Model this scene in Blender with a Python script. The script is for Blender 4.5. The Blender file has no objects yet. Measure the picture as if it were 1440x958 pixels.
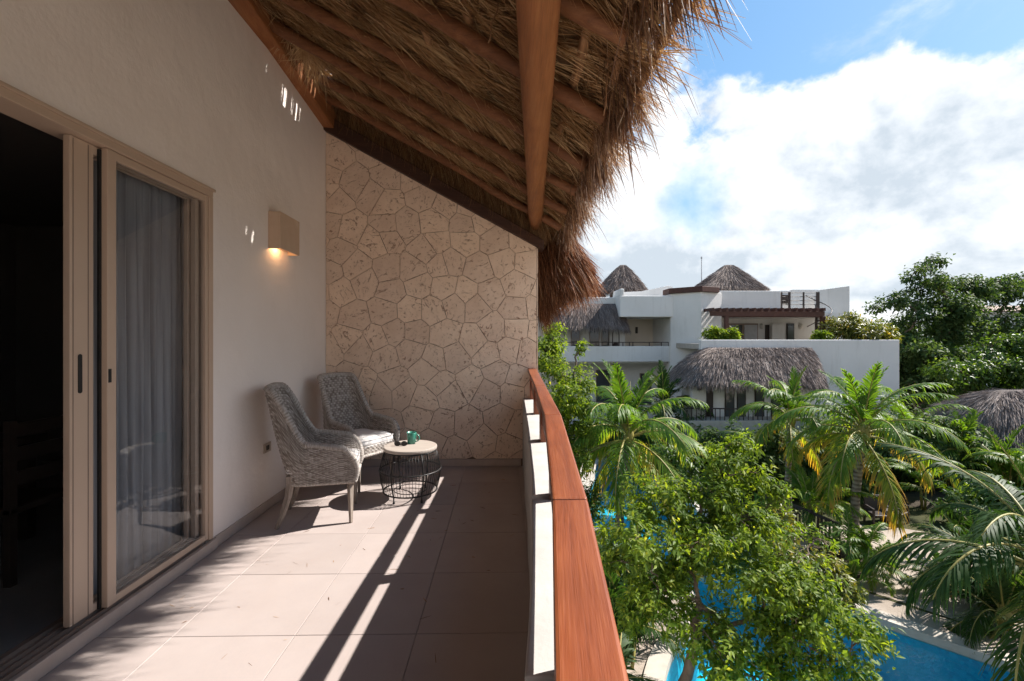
import bpy, math, random
import numpy as np
from mathutils import Vector, Matrix
from mathutils.geometry import tessellate_polygon

random.seed(7)
RS = np.random.RandomState(11)
scene = bpy.context.scene
COL = scene.collection

# ------------------------------------------------------------------ camera, sky, sun, exposure
EYE = 1.48                      # eye height above the balcony floor (floor is z = 0)
FPX = 656.0                     # focal length in photograph pixels (1440 wide)
YAW = math.atan(12.0 / FPX)
cam_d = bpy.data.cameras.new('camera')
cam = bpy.data.objects.new('camera', cam_d)
COL.objects.link(cam)
cam.location = (0, 0, EYE)
cam.rotation_euler = (math.radians(90), 0, -YAW)
cam_d.sensor_width = 36.0
cam_d.lens = 36.0 * FPX / 1440.0
cam_d.shift_y = -5.0 / 1440.0
cam_d.clip_start = 0.05
cam_d.clip_end = 3000
scene.camera = cam

SUNV = Vector((0.97, 0.29, 1.0)).normalized()
SUN_EL = math.asin(SUNV.z)
SUN_AZ = math.atan2(SUNV.x, SUNV.y)

scene.view_settings.view_transform = 'Standard'
scene.view_settings.look = 'None'
scene.view_settings.gamma = 1.0
scene.view_settings.exposure = 2.5
scene.view_settings.use_curve_mapping = False

scene.cycles.max_bounces = 14
scene.cycles.diffuse_bounces = 10
scene.cycles.transparent_max_bounces = 16
scene.cycles.caustics_reflective = False
scene.cycles.caustics_refractive = False

sun_d = bpy.data.lights.new('sun', 'SUN')
sun_d.energy = 2.0
sun_d.angle = math.radians(0.53)
sun_d.color = (1.0, 0.94, 0.87)
sun = bpy.data.objects.new('sun', sun_d)
COL.objects.link(sun)
sun.location = (40, 12, 41)
sun.rotation_euler = (-SUNV).to_track_quat('-Z', 'Y').to_euler()


class NT:
    """small helper to wire node trees"""
    def __init__(s, tree):
        s.t = tree
        s.t.nodes.clear()

    def n(s, kind, **kw):
        nd = s.t.nodes.new(kind)
        ins = kw.pop('ins', {})
        for k, v in kw.items():
            setattr(nd, k, v)
        for k, v in ins.items():
            s.set(nd.inputs[k], v)
        return nd

    def set(s, sock, v):
        if isinstance(v, bpy.types.NodeSocket):
            s.t.links.new(v, sock)
        elif isinstance(v, bpy.types.Node):
            s.t.links.new(v.outputs[0], sock)
        else:
            if hasattr(sock.default_value, '__len__') and not hasattr(v, '__len__'):
                v = [v] * len(sock.default_value)
            if hasattr(v, '__len__') and hasattr(sock.default_value, '__len__') and len(sock.default_value) == 4 and len(v) == 3:
                v = (*v, 1.0)
            sock.default_value = v

    def math(s, op, a, b=None, c=None, clamp=False):
        nd = s.n('ShaderNodeMath', operation=op, use_clamp=clamp)
        s.set(nd.inputs[0], a)
        if b is not None:
            s.set(nd.inputs[1], b)
        if c is not None:
            s.set(nd.inputs[2], c)
        return nd.outputs[0]

    def mix(s, f, a, b, blend='MIX'):
        nd = s.n('ShaderNodeMix', data_type='RGBA', blend_type=blend)
        s.set(nd.inputs[0], f)
        s.set(nd.inputs[6], a)
        s.set(nd.inputs[7], b)
        return nd.outputs[2]

    def rng(s, v, a, b, c=0.0, d=1.0, smooth=False):
        nd = s.n('ShaderNodeMapRange', interpolation_type='SMOOTHSTEP' if smooth else 'LINEAR', clamp=True)
        for i, x in enumerate((v, a, b, c, d)):
            s.set(nd.inputs[i], x)
        return nd.outputs[0]

    def noise(s, vec, scale, detail=5.0, rough=0.55, dist=0.0, out=0):
        nd = s.n('ShaderNodeTexNoise', ins={'Scale': scale, 'Detail': detail, 'Roughness': rough, 'Distortion': dist})
        if vec is not None:
            s.set(nd.inputs['Vector'], vec)
        return nd.outputs[out]

    def mapping(s, vec, scale=(1, 1, 1), loc=(0, 0, 0), rot=(0, 0, 0)):
        nd = s.n('ShaderNodeMapping')
        s.set(nd.inputs['Vector'], vec)
        nd.inputs['Scale'].default_value = scale
        nd.inputs['Location'].default_value = loc
        nd.inputs['Rotation'].default_value = rot
        return nd.outputs[0]

    def ramp(s, fac, stops):
        nd = s.n('ShaderNodeValToRGB')
        s.set(nd.inputs[0], fac)
        el = nd.color_ramp.elements
        while len(el) < len(stops):
            el.new(0.5)
        for e, (p, c) in zip(el, stops):
            e.position = p
            e.color = (*c, 1.0)
        return nd.outputs[0]


world = bpy.data.worlds.new('World')
scene.world = world
world.use_nodes = True
w = NT(world.node_tree)
sky = w.n('ShaderNodeTexSky', sky_type='NISHITA', sun_disc=False)
sky.sun_elevation = SUN_EL
sky.sun_rotation = SUN_AZ
sky.altitude = 10
sky.air_density = 1.0
sky.dust_density = 0.6
sky.ozone_density = 1.6
tc = w.n('ShaderNodeTexCoord')
D = tc.outputs['Generated']
sep = w.n('ShaderNodeSeparateXYZ', ins={0: D})
DZ = sep.outputs[2]
# big cumulus bank standing above the horizon, open blue above it
low = w.noise(w.mapping(D, (1, 1, 1.3), (3.1, 0.7, 0.2)), 2.1, 2.0, 0.5)
DM = w.mapping(D, (1, 1, 1.2), (1.3, 2.2, 0.4))
det = w.noise(DM, 5.2, 11.0, 0.57, 0.1)
off = w.n('ShaderNodeVectorMath', operation='ADD', ins={0: DM, 1: tuple(SUNV * 0.035)})
det2 = w.noise(off.outputs[0], 5.2, 7.0, 0.57, 0.1)
top = w.math('ADD', 0.435, w.math('MULTIPLY', w.math('SUBTRACT', low, 0.5), 0.30))
edge = w.math('SUBTRACT', top, DZ)
dens = w.math('ADD', w.math('MULTIPLY', edge, 3.2), w.math('MULTIPLY', w.math('SUBTRACT', det, 0.5), 1.25))
# one gap of blue within the bank
hole_dir = Vector((0.392, 1.0, 0.29)).normalized()
hv = w.n('ShaderNodeVectorMath', operation='DISTANCE', ins={0: D, 1: hole_dir})
hole = w.rng(w.math('ADD', hv.outputs['Value'], w.math('MULTIPLY', w.math('SUBTRACT', det, 0.5), 0.16)), 0.0, 0.11, 0.92, 0.0, True)
cover = w.rng(dens, 0.0, 0.15, 0.0, 1.0, True)
cover = w.math('MULTIPLY', cover, w.math('SUBTRACT', 1.0, hole))
wisp = w.noise(w.mapping(D, (1.0, 1.0, 2.2), (5.3, 1.1, 0.6)), 3.4, 9.0, 0.62, 0.5)
wisp = w.rng(wisp, 0.50, 0.78, 0.0, 0.65, True)
cover = w.math('MAXIMUM', cover, wisp)
shade = w.noise(w.mapping(D, (1.0, 1.0, 2.4), (0.4, 3.3, 1.2)), 3.0, 6.0, 0.52, 0.3)
greyf = w.math('MULTIPLY', w.rng(shade, 0.38, 0.70, 0.0, 1.0, True), w.rng(DZ, 0.10, 0.44, 1.0, 0.15))
lit = w.math('MULTIPLY', w.math('SUBTRACT', det2, det), 3.2)
greyf = w.math('ADD', w.math('ADD', w.math('MULTIPLY', greyf, 1.0), 0.30), w.math('MULTIPLY', lit, 1.0), clamp=True)
cloudc = w.mix(w.math('MULTIPLY', greyf, 0.93), (2.08, 2.09, 2.10), (1.00, 1.14, 1.28))
skyc = w.mix(0.83, sky.outputs[0], (0.11, 0.42, 0.78))
final = w.mix(w.math('MULTIPLY', cover, 0.97), skyc, cloudc)
bg = w.n('ShaderNodeBackground', ins={'Color': final, 'Strength': 0.114})
wo = w.n('ShaderNodeOutputWorld', ins={'Surface': bg.outputs[0]})

# ------------------------------------------------------------------ placing helpers
FWD = Vector((math.sin(YAW), math.cos(YAW), 0))
RGT = Vector((math.cos(YAW), -math.sin(YAW), 0))


def PW(px, py, Y):
    """the point of the place that stands at distance Y in front of the lens, read off the photograph"""
    d = FWD + RGT * ((px - 720.0) / FPX)
    t = Y / d.y
    return Vector((t * d.x, Y, EYE + t * (474.0 - py) / FPX))


GZ = -4.0


def G(px, py, z=GZ):
    d = FWD + RGT * ((px - 720.0) / FPX)
    t = (EYE - z) * FPX / (py - 474.0)
    return Vector((t * d.x, t * d.y, z))


WL = {}


def setprops(o, label=None, cat=None, group=None, kind=None):
    if label:
        o['label'] = label
    if cat:
        o['category'] = cat
    if group:
        o['group'] = group
    if kind:
        o['kind'] = kind
    return o


def thing(name, label, cat, loc=(0, 0, 0), group=None, local=False):
    o = bpy.data.objects.new(name, None)
    o.empty_display_size = 0.2
    COL.objects.link(o)
    o.location = loc
    WL[o.name] = Vector((0, 0, 0)) if local else Vector(loc)
    return setprops(o, label, cat, group)


def link(me, name, mat, parent=None, center=None, kind=None):
    o = bpy.data.objects.new(name, me)
    COL.objects.link(o)
    if mat is not None:
        me.materials.append(mat)
    c = Vector(center) if center is not None else Vector((0, 0, 0))
    if parent is not None:
        o.parent = parent
        o.location = c - WL[parent.name]
    else:
        o.location = c
    WL[o.name] = c
    if kind:
        o['kind'] = kind
    return o


def npmesh(name, V, quads=None, tris=None, rnd=None, smooth=False):
    """fast mesh from numpy arrays; returns mesh, centre"""
    V = np.asarray(V, dtype=np.float64).reshape(-1, 3)
    mn, mx = V.min(0), V.max(0)
    c = (mn + mx) / 2
    c[2] = mn[2]
    Vl = (V - c).astype(np.float32)
    me = bpy.data.meshes.new(name)
    me.vertices.add(len(Vl))
    me.vertices.foreach_set('co', Vl.ravel())
    loops, starts, tot = [], [], 0
    if quads is not None and len(quads):
        q = np.asarray(quads, dtype=np.int32).reshape(-1, 4)
        loops.append(q.ravel())
        starts.append(np.arange(len(q)) * 4 + tot)
        tot += len(q) * 4
    if tris is not None and len(tris):
        t = np.asarray(tris, dtype=np.int32).reshape(-1, 3)
        loops.append(t.ravel())
        starts.append(np.arange(len(t)) * 3 + tot)
        tot += len(t) * 3
    loops = np.concatenate(loops).astype(np.int32)
    starts = np.concatenate(starts).astype(np.int32)
    me.loops.add(len(loops))
    me.loops.foreach_set('vertex_index', loops)
    me.polygons.add(len(starts))
    me.polygons.foreach_set('loop_start', starts)
    if smooth:
        me.polygons.foreach_set('use_smooth', np.ones(len(starts), dtype=bool))
    me.update(calc_edges=True)
    if rnd is not None:
        a = me.attributes.new('rnd', 'FLOAT', 'POINT')
        a.data.foreach_set('value', np.asarray(rnd, dtype=np.float32).ravel())
    return me, Vector(c)


def nplink(name, mat, parent, V, quads=None, tris=None, rnd=None, smooth=False, kind=None):
    me, c = npmesh(name, V, quads, tris, rnd, smooth)
    return link(me, name, mat, parent, c, kind)


class MB:
    def __init__(s):
        s.v, s.f = [], []

    def add(s, vs, fs):
        k = len(s.v)
        s.v += [tuple(v) for v in vs]
        s.f += [tuple(i + k for i in f) for f in fs]
        return s

    def box(s, x0, x1, y0, y1, z0, z1):
        x0, x1 = min(x0, x1), max(x0, x1)
        y0, y1 = min(y0, y1), max(y0, y1)
        z0, z1 = min(z0, z1), max(z0, z1)
        return s.add([(x0, y0, z0), (x1, y0, z0), (x1, y1, z0), (x0, y1, z0), (x0, y0, z1), (x1, y0, z1), (x1, y1, z1), (x0, y1, z1)],
                     [(0, 3, 2, 1), (4, 5, 6, 7), (0, 1, 5, 4), (1, 2, 6, 5), (2, 3, 7, 6), (3, 0, 4, 7)])

    def prism(s, poly, ext):
        ext = Vector(ext)
        n = len(poly)
        a = [Vector(p) for p in poly]
        b = [p + ext for p in a]
        fs = [tuple(range(n))[::-1], tuple(range(n, 2 * n))]
        for i in range(n):
            j = (i + 1) % n
            fs.append((i, j, n + j, n + i))
        return s.add(a + b, fs)

    def bar(s, p, q, wd, h, up=(0, 0, 1)):
        p, q, up = Vector(p), Vector(q), Vector(up)
        d = (q - p).normalized()
        x = d.cross(up)
        if x.length < 1e-4:
            x = d.cross(Vector((1, 0, 0)))
        x.normalize()
        z = x.cross(d).normalized()
        vs = []
        for e in (p, q):
            for a, b in ((-1, -1), (1, -1), (1, 1), (-1, 1)):
                vs.append(e + x * (a * wd / 2) + z * (b * h / 2))
        return s.add(vs, [(0, 3, 2, 1), (4, 5, 6, 7), (0, 1, 5, 4), (1, 2, 6, 5), (2, 3, 7, 6), (3, 0, 4, 7)])

    def tube(s, pts, rad, n=8, cap=True, wob=0.0, closed=False):
        pts = [Vector(p) for p in pts]
        m = len(pts)
        if not hasattr(rad, '__len__'):
            rad = [rad] * m
        vs = []
        ref = None
        for i, p in enumerate(pts):
            if closed:
                d = pts[(i + 1) % m] - pts[i - 1]
            else:
                d = pts[min(i + 1, m - 1)] - pts[max(i - 1, 0)]
            d.normalize()
            if ref is None:
                ref = d.cross(Vector((0, 0, 1)))
                if ref.length < 0.05:
                    ref = d.cross(Vector((1, 0, 0)))
                ref.normalize()
            ref = (ref - d * ref.dot(d)).normalized()
            b = d.cross(ref)
            for k in range(n):
                a = 2 * math.pi * k / n
                r = rad[i] * (1 + wob * (random.random() - 0.5))
                vs.append(p + (ref * math.cos(a) + b * math.sin(a)) * r)
        fs = []
        for i in range(m if closed else m - 1):
            for k in range(n):
                i2 = (i + 1) % m
                fs.append((i * n + k, i * n + (k + 1) % n, i2 * n + (k + 1) % n, i2 * n + k))
        if cap and not closed:
            fs.append(tuple(range(n))[::-1])
            fs.append(tuple((m - 1) * n + k for k in range(n)))
        return s.add(vs, fs)

    def lathe(s, prof, n=24, c=(0, 0, 0)):
        c = Vector(c)
        vs, fs = [], []
        m = len(prof)
        for r, z in prof:
            for k in range(n):
                a = 2 * math.pi * k / n
                vs.append(c + Vector((r * math.cos(a), r * math.sin(a), z)))
        for i in range(m - 1):
            for k in range(n):
                fs.append((i * n + k, i * n + (k + 1) % n, (i + 1) * n + (k + 1) % n, (i + 1) * n + k))
        if prof[0][0] > 1e-4:
            fs.append(tuple(range(n))[::-1])
        if prof[-1][0] > 1e-4:
            fs.append(tuple((m - 1) * n + k for k in range(n)))
        return s.add(vs, fs)

    def build(s, name, mat, parent=None, smooth=False, bevel=0.0, kind=None):
        xs = [v[0] for v in s.v]; ys = [v[1] for v in s.v]; zs = [v[2] for v in s.v]
        c = Vector(((min(xs) + max(xs)) / 2, (min(ys) + max(ys)) / 2, min(zs)))
        me = bpy.data.meshes.new(name)
        me.from_pydata([(v[0] - c.x, v[1] - c.y, v[2] - c.z) for v in s.v], [], s.f)
        if smooth:
            for p in me.polygons:
                p.use_smooth = True
        me.update()
        o = link(me, name, mat, parent, c, kind)
        if bevel > 0:
            b = o.modifiers.new('bevel', 'BEVEL')
            b.width = bevel
            b.segments = 2
            b.limit_method = 'ANGLE'
            b.angle_limit = math.radians(40)
        return o


def copy_tree(o, parent=None):
    c = o.copy()
    COL.objects.link(c)
    if parent is not None:
        c.parent = parent
    for ch in o.children:
        copy_tree(ch, c)
    return c


# ------------------------------------------------------------------ materials
def new_mat(name):
    m = bpy.data.materials.new(name)
    m.use_nodes = True
    return m, NT(m.node_tree)


def out(t, shader, disp=None):
    o = t.n('ShaderNodeOutputMaterial')
    t.set(o.inputs['Surface'], shader)


def principled(t, color, rough=0.6, normal=None, spec=0.35, **kw):
    p = t.n('ShaderNodeBsdfPrincipled')
    t.set(p.inputs['Base Color'], color)
    t.set(p.inputs['Roughness'], rough)
    t.set(p.inputs['Specular IOR Level'], spec)
    if normal is not None:
        t.set(p.inputs['Normal'], normal)
    for k, v in kw.items():
        t.set(p.inputs[k], v)
    return p.outputs[0]


def bump(t, h, strength=0.3, dist=0.01):
    b = t.n('ShaderNodeBump', ins={'Strength': strength, 'Distance': dist, 'Height': h})
    return b.outputs[0]


def pos(t):
    return t.n('ShaderNodeNewGeometry').outputs['Position']


def objc(t):
    return t.n('ShaderNodeTexCoord').outputs['Object']


def m_simple(name, c1, c2, scale=6.0, rough=0.6, bs=0.15, bd=0.004, stretch=(1, 1, 1), use_obj=False, spec=0.35, bscale=None, objvar=0.0, metal=0.0):
    m, t = new_mat(name)
    v = objc(t) if use_obj else pos(t)
    v = t.mapping(v, stretch)
    f = t.noise(v, scale, 6, 0.6)
    col = t.mix(t.rng(f, 0.3, 0.7), c1, c2)
    if objvar > 0:
        oi = t.n('ShaderNodeObjectInfo')
        k = t.rng(oi.outputs['Random'], 0, 1, 1 - objvar, 1 + objvar)
        hsv = t.n('ShaderNodeHueSaturation', ins={'Value': k, 'Color': col})
        col = hsv.outputs[0]
    nb = bump(t, t.noise(v, bscale or scale * 6, 5, 0.65), bs, bd) if bs > 0 else None
    out(t, principled(t, col, rough, nb, spec, Metallic=metal))
    return m


def m_rnd(name, stops, rough=0.7, transl=0.0, tcol=None, spec=0.3, tint=None):
    """colour varied from piece to piece (straw, leaves) by the stored attribute"""
    m, t = new_mat(name)
    a = t.n('ShaderNodeAttribute', attribute_name='rnd')
    f = a.outputs['Fac']
    col = t.ramp(f, stops)
    if tint:
        n = t.noise(pos(t), tint[0], 4, 0.6)
        col = t.mix(t.math('MULTIPLY', t.rng(n, 0.45, 0.7), tint[1]), col, tint[2])
    sh = principled(t, col, rough, None, spec)
    if transl > 0:
        tr = t.n('ShaderNodeBsdfTranslucent')
        t.set(tr.inputs[0], t.mix(1.0, col, tcol or (1, 1, 1), 'MULTIPLY'))
        mx = t.n('ShaderNodeMixShader', ins={0: transl})
        t.set(mx.inputs[1], sh)
        t.set(mx.inputs[2], tr.outputs[0])
        sh = mx.outputs[0]
    out(t, sh)
    return m


M = {}
# painted plaster of the house
m, t = new_mat('plaster_cream')
v = pos(t)
f = t.noise(v, 0.9, 5, 0.6)
f2 = t.noise(v, 45, 4, 0.6)
col = t.mix(t.rng(f, 0.3, 0.7), (0.80, 0.735, 0.69), (0.85, 0.785, 0.74))
col = t.mix(t.rng(t.noise(t.mapping(v, (1, 1, 0.4)), 2.3, 7, 0.7), 0.55, 0.75, 0, 0.16), col, (0.45, 0.37, 0.30))
nb = bump(t, t.math('ADD', t.math('MULTIPLY', t.noise(v, 3.5, 4, 0.5), 7.0), f2), 0.4, 0.004)
out(t, principled(t, col, 0.75, nb, 0.25))
M['plaster'] = m

# limestone slabs
m, t = new_mat('limestone')
v = pos(t)
oi = t.n('ShaderNodeObjectInfo')
rv = t.n('ShaderNodeVectorMath', operation='ADD', ins={0: v})
cx = t.n('ShaderNodeCombineXYZ', ins={0: t.math('MULTIPLY', oi.outputs['Random'], 37.0), 2: t.math('MULTIPLY', oi.outputs['Random'], 17.0)})
t.set(rv.inputs[1], cx.outputs[0])
rot = t.n('ShaderNodeVectorRotate', rotation_type='Y_AXIS', ins={'Vector': rv.outputs[0], 'Angle': t.math('MULTIPLY', oi.outputs['Random'], 3.1)})
vv = t.mapping(rot.outputs[0], (1.0, 1.0, 1.8))
base = t.mix(t.rng(t.noise(v, 5.0, 5, 0.6), 0.3, 0.7), (0.70, 0.535, 0.415), (0.80, 0.64, 0.51))
hsv = t.n('ShaderNodeHueSaturation', ins={'Value': t.rng(oi.outputs['Random'], 0, 1, 0.92, 1.07), 'Hue': t.rng(oi.outputs['Random'], 0, 1, 0.4975, 0.503), 'Color': base})
pit = t.noise(vv, 13.0, 6, 0.66, 1.6)
pm = t.rng(pit, 0.57, 0.64, 0.0, 1.0, True)
pit2 = t.rng(t.noise(v, 60.0, 4, 0.6), 0.60, 0.72, 0.0, 1.0, True)
pitf = t.math('MAXIMUM', pm, t.math('MULTIPLY', pit2, 0.55))
col = t.mix(t.math('MULTIPLY', pitf, 0.68), hsv.outputs[0], (0.20, 0.095, 0.058))
hgt = t.math('SUBTRACT', t.math('MULTIPLY', t.noise(v, 70, 5, 0.6), 0.35), t.math('MULTIPLY', pitf, 1.6))
out(t, principled(t, col, 0.85, bump(t, hgt, 0.5, 0.006), 0.2))
M['stone'] = m
M['mortar'] = m_simple('mortar', (0.17, 0.12, 0.09), (0.23, 0.165, 0.125), 14, 0.9)

# floor tiles
m, t = new_mat('porcelain_tile')
v = pos(t)
oi = t.n('ShaderNodeObjectInfo')
c = t.mix(t.rng(t.noise(v, 2.2, 6, 0.6), 0.3, 0.7), (0.345, 0.295, 0.28), (0.385, 0.335, 0.32))
fine = t.rng(t.noise(t.mapping(v, (3, 1, 1)), 30, 5, 0.7), 0.35, 0.65)
c = t.mix(t.math('MULTIPLY', fine, 0.16), c, (0.45, 0.36, 0.31))
stain = t.rng(t.noise(v, 3.1, 8, 0.7, 0.8), 0.66, 0.74, 0, 1, True)
c = t.mix(t.math('MULTIPLY', stain, 0.38), c, (0.24, 0.17, 0.13))
c = t.mix(t.rng(t.noise(v, 0.8, 8, 0.72), 0.5, 0.72, 0, 0.22), c, (0.40, 0.32, 0.27))
hsv = t.n('ShaderNodeHueSaturation', ins={'Value': t.rng(oi.outputs['Random'], 0, 1, 0.945, 1.035), 'Color': c})
out(t, principled(t, hsv.outputs[0], t.rng(t.noise(v, 4, 5, 0.6), 0.3, 0.7, 0.42, 0.6), bump(t, t.noise(v, 90, 4, 0.6), 0.12, 0.002), 0.35))
M['tile'] = m
M['grout'] = m_simple('grout', (0.30, 0.25, 0.225), (0.36, 0.30, 0.27), 20, 0.9)
M['skirting'] = m_simple('skirting_tile', (0.42, 0.345, 0.30), (0.50, 0.42, 0.37), 7, 0.55, 0.1)


def m_wood(name, dark, mid, light, rough, axis=1, gscale=9.0, bs=0.25, coat=0.0, own=False):
    m, t = new_mat(name)
    v = pos(t)
    if own:
        ov = t.n('ShaderNodeVectorMath', operation='ADD', ins={0: objc(t)})
        rn_ = t.math('MULTIPLY', t.n('ShaderNodeObjectInfo').outputs['Random'], 19.0)
        t.set(ov.inputs[1], t.n('ShaderNodeCombineXYZ', ins={0: rn_, 1: rn_, 2: rn_}).outputs[0])
        v = ov.outputs[0]
    sc = [9.0, 9.0, 9.0]
    sc[axis] = 0.55
    vv = t.mapping(v, tuple(sc))
    g = t.noise(vv, gscale * 0.35, 8, 0.65, 0.8)
    g2 = t.noise(vv, gscale * 1.6, 5, 0.7)
    big = t.noise(v, 2.6, 3, 0.6)
    sf = [70.0, 70.0, 70.0]
    sf[axis] = 1.4
    g3 = t.noise(t.mapping(v, tuple(sf)), 3.2, 4, 0.7)
    f = t.math('ADD', t.math('ADD', t.math('MULTIPLY', g, 0.55), t.math('MULTIPLY', g2, 0.15)), t.math('MULTIPLY', g3, 0.30))
    col = t.ramp(f, [(0.30, dark), (0.50, mid), (0.72, light)])
    col = t.mix(t.math('MULTIPLY', t.rng(big, 0.4, 0.7), 0.45), col, tuple(x * 0.62 for x in mid))
    wear = t.rng(t.noise(v, 24, 8, 0.75), 0.68, 0.76, 0.0, 0.35, True)
    col = t.mix(wear, col, tuple(min(1, x * 1.7 + 0.06) for x in light))
    p = principled(t, col, t.rng(g2, 0.3, 0.7, rough - 0.08, rough + 0.1), bump(t, f, bs, 0.004), 0.4)
    p.node.inputs['Coat Weight'].default_value = coat
    p.node.inputs['Coat Roughness'].default_value = 0.3
    out(t, p)
    return m


M['rail_wood'] = m_wood('varnished_rail_wood', (0.07, 0.016, 0.006), (0.205, 0.050, 0.015), (0.33, 0.105, 0.036), 0.42, 1, 9, 0.45, 0.12, True)
M['log_wood'] = m_wood('log_wood', (0.10, 0.034, 0.012), (0.30, 0.112, 0.038), (0.45, 0.21, 0.085), 0.6, 1, 8, 0.6)
M['rafter_wood'] = m_wood('rafter_wood', (0.055, 0.020, 0.009), (0.18, 0.070, 0.027), (0.31, 0.145, 0.065), 0.65, 0, 8, 0.6)
M['pale_pole'] = m_wood('pale_pole_wood', (0.12, 0.055, 0.025), (0.27, 0.14, 0.065), (0.40, 0.24, 0.13), 0.65, 1, 8, 0.5)
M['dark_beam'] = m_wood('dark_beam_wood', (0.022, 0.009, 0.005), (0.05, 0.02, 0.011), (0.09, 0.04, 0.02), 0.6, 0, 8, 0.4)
M['pergola_wood'] = m_simple('pergola_wood', (0.05, 0.019, 0.013), (0.085, 0.034, 0.023), 6, 0.6)
M['white_block'] = m_simple('parapet_paint', (0.36, 0.345, 0.325), (0.45, 0.435, 0.415), 5, 0.8, 0.35, 0.005)
M['block_side'] = M['white_block']

STRAW = [(0.0, (0.07, 0.031, 0.013)), (0.3, (0.25, 0.135, 0.060)), (0.65, (0.52, 0.34, 0.17)), (1.0, (0.72, 0.55, 0.33))]
M['straw'] = m_rnd('thatch_straw', STRAW, 0.75, 0.18, (1.0, 0.75, 0.45))
M['straw_fringe'] = m_rnd('thatch_fringe_straw', [(0.0, (0.045, 0.022, 0.014)), (0.45, (0.16, 0.085, 0.05)), (0.8, (0.34, 0.22, 0.14)), (1.0, (0.60, 0.49, 0.38))], 0.65, 0.25, (1.0, 0.72, 0.5))
M['straw_red'] = m_rnd('thatch_russet_straw', [(0.0, (0.06, 0.024, 0.012)), (0.4, (0.19, 0.078, 0.036)), (0.8, (0.36, 0.17, 0.08)), (1.0, (0.55, 0.35, 0.2))], 0.7, 0.25, (1.0, 0.65, 0.4))
M['straw_grey'] = m_rnd('thatch_grey_straw', [(0.0, (0.10, 0.08, 0.07)), (0.5, (0.25, 0.20, 0.18)), (0.85, (0.40, 0.335, 0.30)), (1.0, (0.55, 0.48, 0.43))], 0.8, 0.0, None, 0.2, (0.5, 0.5, (0.13, 0.10, 0.092)))
M['straw_core'] = m_simple('thatch_core', (0.10, 0.055, 0.027), (0.23, 0.135, 0.068), 30, 0.9, 0.5, 0.02, (1, 4, 1))
M['grey_core'] = m_simple('thatch_grey_core', (0.06, 0.047, 0.042), (0.12, 0.095, 0.085), 12, 0.9, 0.5, 0.03)

M['alu'] = m_simple('beige_aluminium', (0.50, 0.375, 0.285), (0.53, 0.40, 0.305), 3, 0.42, 0.04, 0.001, spec=0.4)
M['alu_dark'] = m_simple('track_aluminium', (0.20, 0.145, 0.115), (0.25, 0.185, 0.15), 9, 0.4, 0.1, 0.002)
M['black'] = m_simple('black_plastic', (0.012, 0.012, 0.013), (0.02, 0.02, 0.02), 9, 0.4, 0)
M['wire'] = m_simple('black_wire', (0.015, 0.014, 0.014), (0.028, 0.026, 0.025), 20, 0.45, 0)
M['table_top'] = m_simple('pale_table_top', (0.33, 0.285, 0.25), (0.39, 0.34, 0.30), 6, 0.55, 0.1, 0.001, (1, 6, 1))
M['mug'] = m_simple('green_glaze', (0.045, 0.22, 0.16), (0.07, 0.28, 0.21), 9, 0.25, 0.03, 0.001, spec=0.5)
M['cushion'] = m_simple('cushion_fabric', (0.68, 0.66, 0.65), (0.76, 0.74, 0.73), 12, 0.9, 0.35, 0.0015, bscale=420)
M['chair_leg'] = m_wood('limewashed_leg', (0.10, 0.075, 0.06), (0.27, 0.225, 0.19), (0.46, 0.41, 0.37), 0.7, 2, 20, 0.5)
M['wicker'] = m_rnd('grey_wicker', [(0.0, (0.11, 0.088, 0.07)), (0.35, (0.27, 0.235, 0.21)), (0.7, (0.44, 0.405, 0.375)), (1.0, (0.60, 0.565, 0.53))], 0.65, 0, None, 0.3)
M['plate'] = m_simple('socket_plate', (0.45, 0.37, 0.30), (0.48, 0.40, 0.33), 9, 0.5, 0)
M['sconce'] = m_simple('sconce_plaster', (0.55, 0.40, 0.29), (0.60, 0.45, 0.33), 10, 0.7, 0.15)
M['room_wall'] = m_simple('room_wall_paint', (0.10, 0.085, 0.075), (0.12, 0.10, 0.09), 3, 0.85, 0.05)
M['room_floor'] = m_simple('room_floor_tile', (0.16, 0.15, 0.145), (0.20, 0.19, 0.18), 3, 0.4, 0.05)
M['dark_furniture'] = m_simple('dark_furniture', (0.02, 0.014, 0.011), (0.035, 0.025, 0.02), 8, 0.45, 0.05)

m, t = new_mat('sheer_curtain')
sh = principled(t, t.mix(t.rng(t.noise(t.mapping(pos(t), (1, 9, 0.4)), 6, 3, 0.5), 0.3, 0.7), (0.37, 0.37, 0.38), (0.48, 0.48, 0.49)), 0.85, None, 0.1)
tr = t.n('ShaderNodeBsdfTranslucent', ins={0: (0.5, 0.5, 0.52)})
mx = t.n('ShaderNodeMixShader', ins={0: 0.3, 1: sh, 2: tr.outputs[0]})
out(t, mx.outputs[0])
M['curtain'] = m


def m_glass(name, tint, refl=1.0):
    m, t = new_mat(name)
    tr = t.n('ShaderNodeBsdfTransparent', ins={0: tint})
    gl = t.n('ShaderNodeBsdfGlossy', ins={0: (1, 1, 1), 1: 0.015})
    fr = t.n('ShaderNodeFresnel', ins={'IOR': 1.5})
    bf = t.n('ShaderNodeNewGeometry').outputs['Backfacing']
    ff = t.math('MULTIPLY', fr.outputs[0], t.math('SUBTRACT', 1.0, bf))
    mx = t.n('ShaderNodeMixShader', ins={0: t.math('MULTIPLY', ff, refl, clamp=True), 1: tr.outputs[0], 2: gl.outputs[0]})
    out(t, mx.outputs[0])
    return m


M['glass'] = m_glass('door_glass', (0.90, 0.92, 0.94), 1.0)
M['far_glass'] = m_simple('window_glass', (0.05, 0.055, 0.06), (0.07, 0.075, 0.08), 0.6, 0.06, 0, spec=0.6)

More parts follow.
